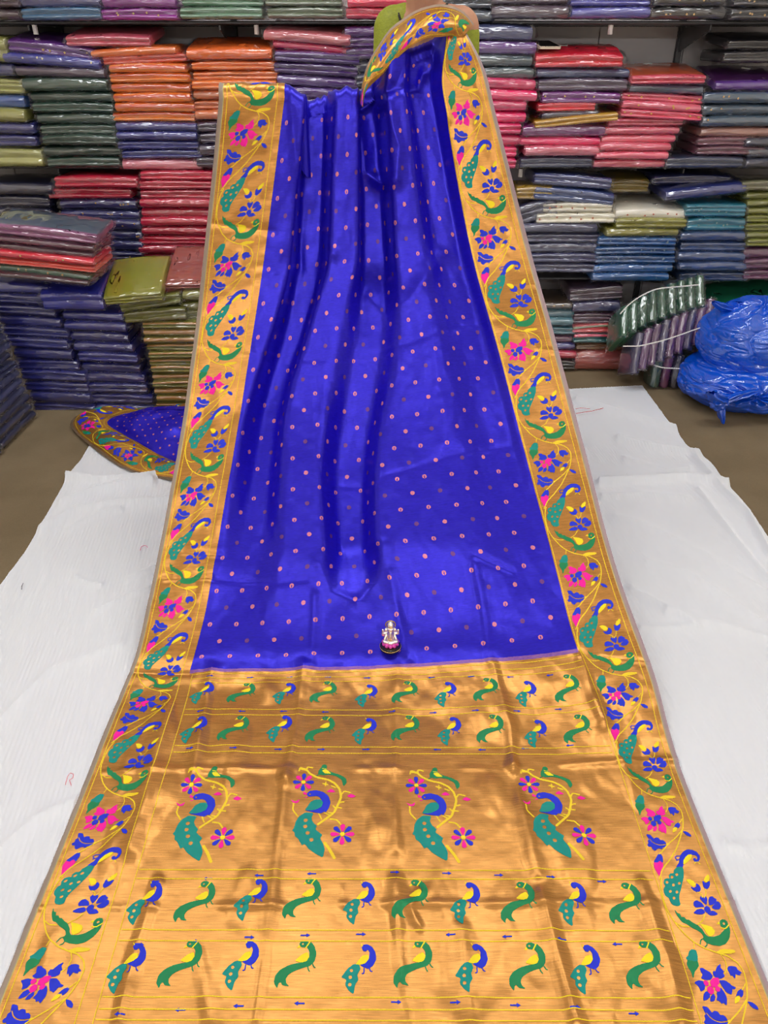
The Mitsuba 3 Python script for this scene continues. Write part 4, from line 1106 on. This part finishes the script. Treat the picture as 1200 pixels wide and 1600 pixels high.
tail_body = part(saree, 'loose_end', m, 'silk_blue', 'blue silk of the loose end heaped on the floor', smooth=True, uv=uv)
but = [(Point(.03 + q * .05 + (i % 2) * .025, .06 + i * .038).buffer(.0052, resolution=3), (190, 105, 140), 0) for i in range(22) for q in range(5)]
m, c = to_mesh(but, tail_d)
part(tail_body, 'buti_motif', m, 'buti_mat', 'small copper dots on the blue silk', 'stuff', smooth=True, color=c)

# ------------------------------------------------------------------ the person holding it up
scene['skin_mat'] = prin(rgb((190, 138, 108)), 0.5, spec=0.35)


def olive_cloth(p, n, uv):
    return mikit.mix((.19, .223, .008), (.342, .381, .021), mikit.noise(p.x * 260, p.y * 260, p.z * 420) * .6 + .2)


scene['blouse_mat'] = prin(mikit.proc(olive_cloth), 0.6, sheen=.4)
scene['hair_mat'] = prin(rgb((34, 28, 26)), 0.4)
scene['petticoat_mat'] = prin(rgb((40, 36, 120)), 0.7)


def bones(lst, edge=.011, it=12):
    out = manifold3d.Manifold()
    for (p, r), (q, s) in lst:
        sp = [manifold3d.Manifold.sphere(rr, 24).translate(tuple(map(float, c))) for c, rr in ((p, r), (q, s))]
        out += manifold3d.Manifold.batch_hull(sp)
    me = out.refine_to_length(edge).to_mesh()
    m = trimesh.Trimesh(me.vert_properties[:, :3], me.tri_verts, process=True)
    trimesh.smoothing.filter_taubin(m, lamb=.5, nu=.52, iterations=it)
    return m


PB = np.array([.125, 2.25, 0])           # where the person stands
yw = math.radians(-24)
cw, sw = math.cos(yw), math.sin(yw)


def bp(x, y, z):
    return np.array([PB[0] + x * cw - y * sw, PB[1] + x * sw + y * cw, z])


hip, waist, chestp, neckb, neckt = bp(0, .02, .78), bp(0, .02, .94), bp(-.01, .01, 1.13), bp(-.03, .015, 1.285), bp(-.03, -.005, 1.375)
sr, sl = bp(-.105, .01, 1.262), bp(.060, .02, 1.268)
er, el = np.array([.005, 2.215, 1.05]), bp(.01, .12, 1.03)
wr_, wl_ = np.array([-.283, 2.105, 1.105]), bp(-.03, .03, .90)
J = [((bp(-.075, .02, .80), .098), (bp(.075, .02, .80), .098)), ((bp(-.045, .02, .95), .088), (bp(.045, .02, .95), .088)), ((bp(-.06, .02, 1.12), .088), (bp(.06, .02, 1.12), .088)),
     ((bp(-.07, .02, .80), .10), (bp(-.05, .02, .95), .09)), ((bp(.07, .02, .80), .10), (bp(.05, .02, .95), .09)), ((bp(-.05, .02, .95), .09), (bp(-.065, .015, 1.12), .085)), ((bp(.05, .02, .95), .09), (bp(.035, .015, 1.12), .078)),
     ((bp(0, .02, .95), .09), (bp(0, .015, 1.14), .095)), ((bp(-.06, .015, 1.14), .08), (sr, .050)), ((bp(.03, .015, 1.14), .075), (sl, .050)), ((sr, .048), (neckb, .046)), ((sl, .048), (neckb, .046)), ((chestp, .09), (neckb, .055)),
     ((neckb, .047), (neckt, .043)), ((sr, .048), (er, .036)), ((er, .035), (wr_, .024)), ((sl, .048), (el, .036)), ((el, .035), (wl_, .024))]
for s_ in (-1, 1):
    J += [((bp(s_ * .075, .02, .78), .085), (bp(s_ * .07, .01, .44), .055)), ((bp(s_ * .07, .01, .44), .055), (bp(s_ * .068, .03, .085), .035)), ((bp(s_ * .068, .035, .055), .036), (bp(s_ * .08, -.12, .042), .024))]
# head: skull, jaw, nose, ears
hc = bp(-.03, -.02, 1.50)
J += [((neckt, .043), (hc + (0, 0, -.05), .055)), ((bp(-0.030, -.03, 1.475), .068), (bp(-0.030, .005, 1.52), .084)), ((bp(-0.030, -.055, 1.425), .032), (bp(-0.030, -.05, 1.47), .055)), ((bp(-0.030, -.118, 1.468), .011), (bp(-0.030, -.102, 1.505), .009)),
      ((bp(-0.112, .0, 1.465), .012), (bp(-0.116, .008, 1.495), .014)), ((bp(0.052, .0, 1.465), .012), (bp(0.056, .008, 1.495), .014)), ((bp(-0.046, -.100, 1.437), .010), (bp(-0.014, -.100, 1.437), .010))]
# hand that holds the cloth edge up: palm and four bent fingers with the thumb
hd = np.array([-.062, -.026, .010])
hd = hd / np.linalg.norm(hd)
up, sd_ = np.array([0, 0, 1.0]), np.cross(hd, [0, 0, 1.0])
palm0, palm1 = wr_ + hd * .012, wr_ + hd * .062
J += [((wr_, .024), (palm0 + up * .012, .017)), ((palm0 + up * .014, .016), (palm1 + up * .022, .012)), ((palm0 - up * .010, .016), (palm1 - up * .020, .012)), ((palm0 + up * .014, .016), (palm1 - up * .020, .012)), ((palm1 + up * .022, .012), (palm1 - up * .02, .012))]
for i, (h_, ln) in enumerate(((.024, .034), (.008, .038), (-.008, .036), (-.022, .028))):
    a0 = palm1 + up * h_
    a1 = a0 + hd * ln * .55 - sd_ * .006
    a2 = a1 + hd * ln * .25 - sd_ * ln * .55
    J += [((a0, .0088), (a1, .0082)), ((a1, .0082), (a2, .0072)), ((a2, .0072), (a2 - hd * ln * .4 - sd_ * .004, .0066))]
th0 = palm0 + up * .026 - sd_ * .006
J += [((th0, .011), (th0 + hd * .03 + up * .012 - sd_ * .012, .0095)), ((th0 + hd * .03 + up * .012 - sd_ * .012, .0095), (th0 + hd * .055 + up * .008 - sd_ * .016, .008))]
person = thing('person', 'person in an olive blouse holding the blue saree up on one raised arm', 'person')
part(person, 'body', bones(J, .010, 8), 'skin_mat', smooth=True)
bl = [((bp(-.05, .02, 1.0), .098), (bp(-.068, .015, 1.12), .097)), ((bp(.03, .02, 1.0), .092), (bp(.035, .015, 1.12), .088)), ((bp(-.01, .02, 1.0), .10), (bp(-.01, .015, 1.12), .10)), ((bp(-.068, .015, 1.12), .092), (sr + (-.004, 0, .002), .056)), ((bp(.035, .015, 1.12), .082), (sl + (0, 0, -.016), .052)),
      ((sr + (-.004, 0, .004), .0555), (sr * .45 + er * .55, .047)), ((sl + (0, 0, -.03), .05), (sl * .4 + el * .6, .044)), ((sr + (0, 0, .0), .053), (bp(-.085, .012, 1.278), .047))]
part(person, 'blouse', bones(bl, .012, 6), 'blouse_mat', 'olive green short sleeved blouse', smooth=True)
part(person, 'hair', bones([((bp(-0.030, .012, 1.535), .089), (bp(-0.030, .03, 1.49), .082)), ((bp(-0.030, .06, 1.46), .05), (bp(-0.030, .085, 1.44), .045)), ((bp(-0.070, -.02, 1.56), .05), (bp(0.010, -.02, 1.56), .05))], .012, 6), 'hair_mat', 'black hair tied in a low bun', smooth=True)
sk = [((bp(0, .02, .92), .112), (bp(0, .02, .80), .15))] + [((bp(q * .06, .02, .80), .12), (bp(q * .10, .02, .08), .13)) for q in (-1, 1)] + [((bp(0, .02, .8), .14), (bp(0, .02, .10), .16))]
skirt = bones(sk, .03, 5)
part(person, 'skirt', skirt.slice_plane((0, 0, .02), (0, 0, 1), cap=False), 'petticoat_mat', smooth=True)
# necklace of small dark beads
nb = []
for a in np.linspace(-.2, math.pi + .2, 46):
    q = bp(-.03 - .062 * math.cos(a), .012 - .060 * math.sin(a) - .01, 1.318 - .055 * max(0, math.sin(a)) ** 1.5)
    s = trimesh.creation.icosphere(1, .0032)
    s.apply_translation(q)
    nb.append(s)
part(person, 'necklace', trimesh.util.concatenate(nb), 'hair_mat', 'necklace of small black beads', smooth=True)

# ------------------------------------------------------------------ blue plastic bags
scene['bag_mat'] = {'type': 'twosided', 'b': {'type': 'principled', 'base_color': rgb((8, 82, 205)), 'roughness': 0.13, 'eta': 2.1}}


def crumple(P, seed, f, amp):
    """sharp creases between smooth puffed faces"""
    w_ = P + .25 * (np.stack([meshkit.fbm(P * 1.6 + q * 7.1, 2, seed + q) for q in range(3)], -1) - .5)
    n1_ = np.abs(meshkit.noise(w_ * f, seed) - .5)
    return -amp * np.exp(-n1_ * 11)


def bag(c, r, seed, knot, flat=.0):
    m = trimesh.creation.icosphere(6, 1.0)
    v = np.array(m.vertices)
    d = v.copy()
    rad = 1 + .16 * (meshkit.fbm(d * 1.7 + seed, 3, seed) - .5)
    k = np.asarray(knot, float)
    ang = np.arccos(np.clip(d @ (k / np.linalg.norm(k)), -1, 1))
    azi = np.arctan2(d @ np.cross(k, [.3, .9, .2]), d @ np.cross(np.cross(k, [.3, .9, .2]), k))
    pull = np.exp(-(ang / .62) ** 2)
    rad += .05 * pull + .05 * pull * np.sin(azi * 9 + 3 * meshkit.noise(d * 3, 2)) - .04 * np.exp(-(ang / .2) ** 2)
    p = d * rad[:, None] * np.asarray(r)
    p += d * crumple(d + seed, seed, 2.3, .012)[:, None] + d * crumple((d - seed) * np.array([1, 1, 1.7]), seed + 7, 4.2, .0045)[:, None] + d * crumple((d + 3 * seed) * np.array([1, 1, 1.5]), seed + 5, 9.0, .0012)[:, None]
    p = p + np.asarray(c)
    p[:, 2] = np.where(p[:, 2] < .004 + flat, .004 + flat + .02 * (p[:, 2] - .004 - flat) * 0 + 0.003 * meshkit.noise(p * 30, 4), p[:, 2])
    return trimesh.Trimesh(p, m.faces, process=False)


def knot_mesh(c, dirs, r, seed):
    """bunched neck of the bag with its torn ends, crumpled"""
    parts = []
    s = trimesh.creation.icosphere(4, 1.0)
    v = np.array(s.vertices)
    v = v * (r * (1 + .5 * (meshkit.fbm(v * 2.4 + seed, 3, seed) - .5)))[:, None] if np.ndim(r) else v * r * (1 + .7 * (meshkit.fbm(v * 2.4 + seed, 3, seed) - .5))[:, None]
    parts.append(trimesh.Trimesh(v + c, s.faces, process=False))
    for i, (d, ln, wd) in enumerate(dirs):
        d = np.asarray(d, float) / np.linalg.norm(d)
        sx = np.cross(d, [.2, .3, .9])
        sx /= np.linalg.norm(sx)
        sy = np.cross(d, sx)
        tl, an = np.meshgrid(np.linspace(0, 1, 18), np.linspace(0, 2 * np.pi, 25), indexing='ij')
        rr = wd * (.35 + .9 * np.sin(np.pi * np.clip(tl * .8 + .1, 0, 1))) * (1 + .35 * np.sin(an * 5 + 4 * tl + i)) * (1 - .35 * tl)
        P = c + d * (tl * ln)[..., None] + sx * (rr * np.cos(an))[..., None] + sy * (rr * .45 * np.sin(an))[..., None]
        P += .010 * (meshkit.fbm(P * 40, 2, seed + i)[..., None] - .5) * np.array([1, 1, 1])
        parts.append(trimesh.Trimesh(P.reshape(-1, 3), grid_faces(18, 25), process=False))
    return trimesh.util.concatenate(parts)


lowc = on_plane_y(1168, 612, 2.86)
upc = on_plane_y(1172, 548, 2.88)
k = thing('plastic_bag', 'lower blue plastic bag lying on the floor under the knotted one', 'plastic bag')
part(k, 'sack', bag((lowc[0], 2.88, .095), (.285, .245, .115), 3, (-.25, -1, .1)), 'bag_mat', smooth=True)
kc = on_plane_y(1125, 628, 2.64)
part(k, 'knot', knot_mesh(kc, [((-.5, -.3, .5), .08, .035), ((.25, -.35, -1), .085, .02), ((.9, -.1, .35), .14, .03)], .034, 5), 'bag_mat', smooth=True)
k = thing('plastic_bag', 'upper blue plastic bag, full and knotted, resting on the other bag', 'plastic bag')
part(k, 'sack', bag((upc[0] + .005, 2.89, .258), (.218, .20, .162), 8, (-.1, -.35, 1), .0), 'bag_mat', smooth=True)
kc = on_plane_y(1148, 486, 2.88)
part(k, 'knot', knot_mesh(kc, [((-.9, -.2, .35), .11, .026), ((.9, -.1, .15), .10, .034), ((-.1, -.4, .6), .05, .03)], .036, 6), 'bag_mat', smooth=True)

# ------------------------------------------------------------------ tied bundles of packs on edge, and a leaning green pack
GB = 'packs of the tied bundles'


def edge_pack(px, py, Y, th_, hh, dp, lean, roll, col, label, yaw=0.0):
    """a pack standing on its long side: thickness across the picture"""
    rm = trimesh.transformations.rotation_matrix
    c = on_plane_y(px, py, Y)
    M = trimesh.transformations.translation_matrix(c) @ rm(yaw, (0, 0, 1)) @ rm(roll, (0, 1, 0)) @ rm(-lean, (1, 0, 0)) @ trimesh.transformations.translation_matrix((th_ / 2, 0, hh / 2)) @ rm(-math.pi / 2, (0, 1, 0))
    return pack(M, hh, dp, th_, col, label, GB, layers=1, crk=1.3, flaps=(.006, .012))


N1, N2, N3 = 9, 9, 6
for i in range(N1):
    t_ = i / (N1 - 1)
    edge_pack(975 + 122 * t_, 524 - 46 * t_ - 6 * math.sin(t_ * 3), 3.00 + .02 * t_, .037, .135, .16, .75, .10 + .12 * (1 - t_) - .05, np.array((34, 82, 58)) * RNG.uniform(.85, 1.1), f'dark green pack on edge, {["first", "second", "third", "fourth", "fifth", "sixth", "seventh", "eighth", "ninth"][i]} from the border side in the upper tied row')
for i in range(N2):
    t_ = i / (N2 - 1)
    edge_pack(990 + 112 * t_, 583 - 52 * t_, 2.93 + .05 * t_, .037, .165, .16, .42, .16 - .02 * t_, (np.array((92, 52, 92)) if i % 3 else np.array((66, 58, 88))) * RNG.uniform(.85, 1.1), f'plum pack on edge, {["first", "second", "third", "fourth", "fifth", "sixth", "seventh", "eighth", "ninth"][i]} from the border side in the lower tied row')
for i in range(N3):
    t_ = i / (N3 - 1)
    edge_pack(1022 + 78 * t_, 606 + 3 * t_, 2.99, .042, .14, .12, .10, .04, np.array(((58, 84, 74), (110, 50, 92), (60, 58, 78))[i % 3]) * RNG.uniform(.85, 1.1), f'dark pack on edge, {["first", "second", "third", "fourth", "fifth", "sixth"][i]} from the border side in the small floor bundle')


def cord(pts, label):
    q = resample([on_plane_y(x, y, Y) for x, y, Y in pts], 40, 1.0)
    m = tube(q, .0026, 8)
    single('cord', m, 'white_plastic', label, 'cord', smooth=True)


cord([(968, 492, 2.99), (985, 474, 3.0), (1010, 458, 3.02), (1030, 451, 3.03), (1060, 448, 3.04), (1092, 445, 3.06)], 'white cord tied round the green upper row of the bundle')
cord([(972, 541, 2.86), (994, 541, 2.86), (1020, 536, 2.86), (1055, 526, 2.88), (1092, 513, 2.91), (1110, 507, 2.94)], 'white cord tied round the plum lower row of the bundle')
cord([(1016, 568, 2.955), (1040, 575, 2.955), (1070, 576, 2.955), (1100, 572, 2.96)], 'white cord tied round the small bundle on the floor')
stack('the leaning heap behind the blue bags', [('dark green', (22, 92, 66), 1112, 1262, 478, 492, dict(tilt=-22, top=430, yaw=.12)), ('magenta purple', (112, 40, 104), 1116, 1264, 492, 508, dict(tilt=-22, yaw=.1)), ('dark slate', (60, 72, 80), 1110, 1262, 508, 530, dict(tilt=-16))] +
      run('dark slate', (52, 60, 72), 1110, 1262, 530, 578, 3), Y=3.16, group=GF)

# ------------------------------------------------------------------ mobile phone and stickers on the packs
scene['phone_glass'] = {'type': 'plastic', 'diffuse_reflectance': rgb((12, 12, 14)), 'int_ior': 1.5}
scene['phone_case'] = prin(rgb((206, 190, 168)), 0.4)
scene['sticker_mat'] = prin(rgb((232, 232, 236)), 0.5)
PH = on_plane_y(860, 79, YF + .005)
rm = trimesh.transformations.rotation_matrix
Mp = trimesh.transformations.translation_matrix(PH + (0, 0, .004)) @ rm(.12, (0, 0, 1)) @ rm(.13, (1, 0, 0))
k = thing('mobile_phone', 'black mobile phone with a beige rim lying on the red pack', 'mobile phone')
slab = trimesh.creation.extrude_polygon(shapely.box(-.040, 0, .040, .15).buffer(-.009).buffer(.009), .009, engine='earcut')
part(k, 'case', place_mesh(slab, Mp), 'phone_case')
glass = trimesh.creation.extrude_polygon(shapely.box(-.037, .003, .037, .147).buffer(-.008).buffer(.008), .0008, engine='earcut')
glass.apply_translation((0, 0, .0088))
part(k, 'screen', place_mesh(glass, Mp), 'phone_glass')

# ------------------------------------------------------------------ small silver idol on the cloth
scene['silver_mat'] = {'type': 'twosided', 'b': {'type': 'roughconductor', 'material': 'Ag', 'alpha': .16}}
scene['lacquer_black'] = prin(rgb((14, 13, 16)), 0.18, spec=.6)
scene['lotus_pink'] = prin(rgb((214, 70, 170)), 0.3, spec=.6)
scene['old_gold'] = prin(rgb((196, 160, 92)), 0.3, metal=.8)
ip = surf(*(lambda r: (r[0], r[1] / PER))(at_px(610, 1012))) + np.array([0, 0, .0035])
ig = thing('deity_idol', 'small silver elephant headed deity idol on a round black base', 'figurine')


def idol_part(name, meshes, mat, label=None, sm=True):
    m_ = trimesh.util.concatenate(meshes) if isinstance(meshes, list) else meshes
    m_.apply_scale(1.14)
    m_.apply_translation(ip + (0, 0, -.003))
    part(ig, name, m_, mat, label, smooth=sm)


def lathe(pts, n=32):
    return trimesh.creation.revolve(np.array(pts, float), sections=n)


idol_part('base', lathe([(0, 0), (.0212, 0), (.0216, .003), (.0205, .007), (.0190, .0085), (.0185, .0115), (0, .0115)]), 'lacquer_black', 'round black base', 35)
idol_part('base_ring', [lathe([(.0207, .0035), (.0219, .0038), (.0219, .0046), (.0207, .005)])], 'old_gold', 'thin gold line on the base', 35)
pet = []
for q in range(11):
    a = q * 2 * math.pi / 11
    s = trimesh.creation.icosphere(2, 1)
    s.apply_scale((.0045, .006, .0045))
    s.apply_transform(rm(.5, (1, 0, 0)))
    s.apply_translation((0, -.0125, .0145))
    s.apply_transform(rm(a, (0, 0, 1)))
    pet.append(s)
idol_part('lotus_seat', pet, 'lotus_pink', 'pink lotus seat')
Ib = [((0, .001, .024), .0095, (0, .001, .031), .0085), ((-.012, -.004, .019), .0045, (.002, -.009, .018), .004), ((.012, -.004, .019), .0045, (-.002, -.009, .0185), .004), ((0, 0, .033), .008, (0, -.001, .043), .0072), ((0, -.001, .046), .0078, (0, -.002, .049), .0072),
      ((-.0085, 0, .047), .0038, (-.0105, .001, .0425), .003), ((.0085, 0, .047), .0038, (.0105, .001, .0425), .003),
      ((-.008, .001, .037), .0032, (-.0165, .0, .037), .0026), ((-.0165, 0, .037), .0026, (-.0155, -.002, .0475), .0022), ((.008, .001, .037), .0032, (.0165, 0, .037), .0026), ((.0165, 0, .037), .0026, (.0155, -.002, .0475), .0022),
      ((-.008, -.001, .034), .003, (-.0115, -.006, .027), .0025), ((.008, -.001, .034), .003, (.0115, -.006, .027), .0025)]
for q, (z0, z1, x0, x1, y0, y1) in enumerate([(.045, .039, 0, 0, -.008, -.0105), (.039, .033, 0, .0015, -.0105, -.0112), (.033, .0295, .0015, .004, -.0112, -.0108)]):
    Ib.append(((x0, y0, z0), .0030 - q * .0005, (x1, y1, z1), .0025 - q * .0005))
idol_part('figure', bones([((a, r1), (b2, r2)) for a, r1, b2, r2 in Ib], .0016, 3), 'silver_mat')
idol_part('crown', lathe([(0, .051), (.0085, .051), (.0088, .053), (.0074, .0545), (.0078, .0575), (.0072, .061), (.0052, .0645), (.0024, .0665), (0, .067)]), 'silver_mat', None, 30)
halo = trimesh.creation.torus(.0098, .0012, 28, 8)
halo.apply_transform(rm(math.pi / 2, (1, 0, 0)))
halo.apply_translation((0, .004, .056))
idol_part('halo', halo, 'old_gold', 'gold ring behind the crown')
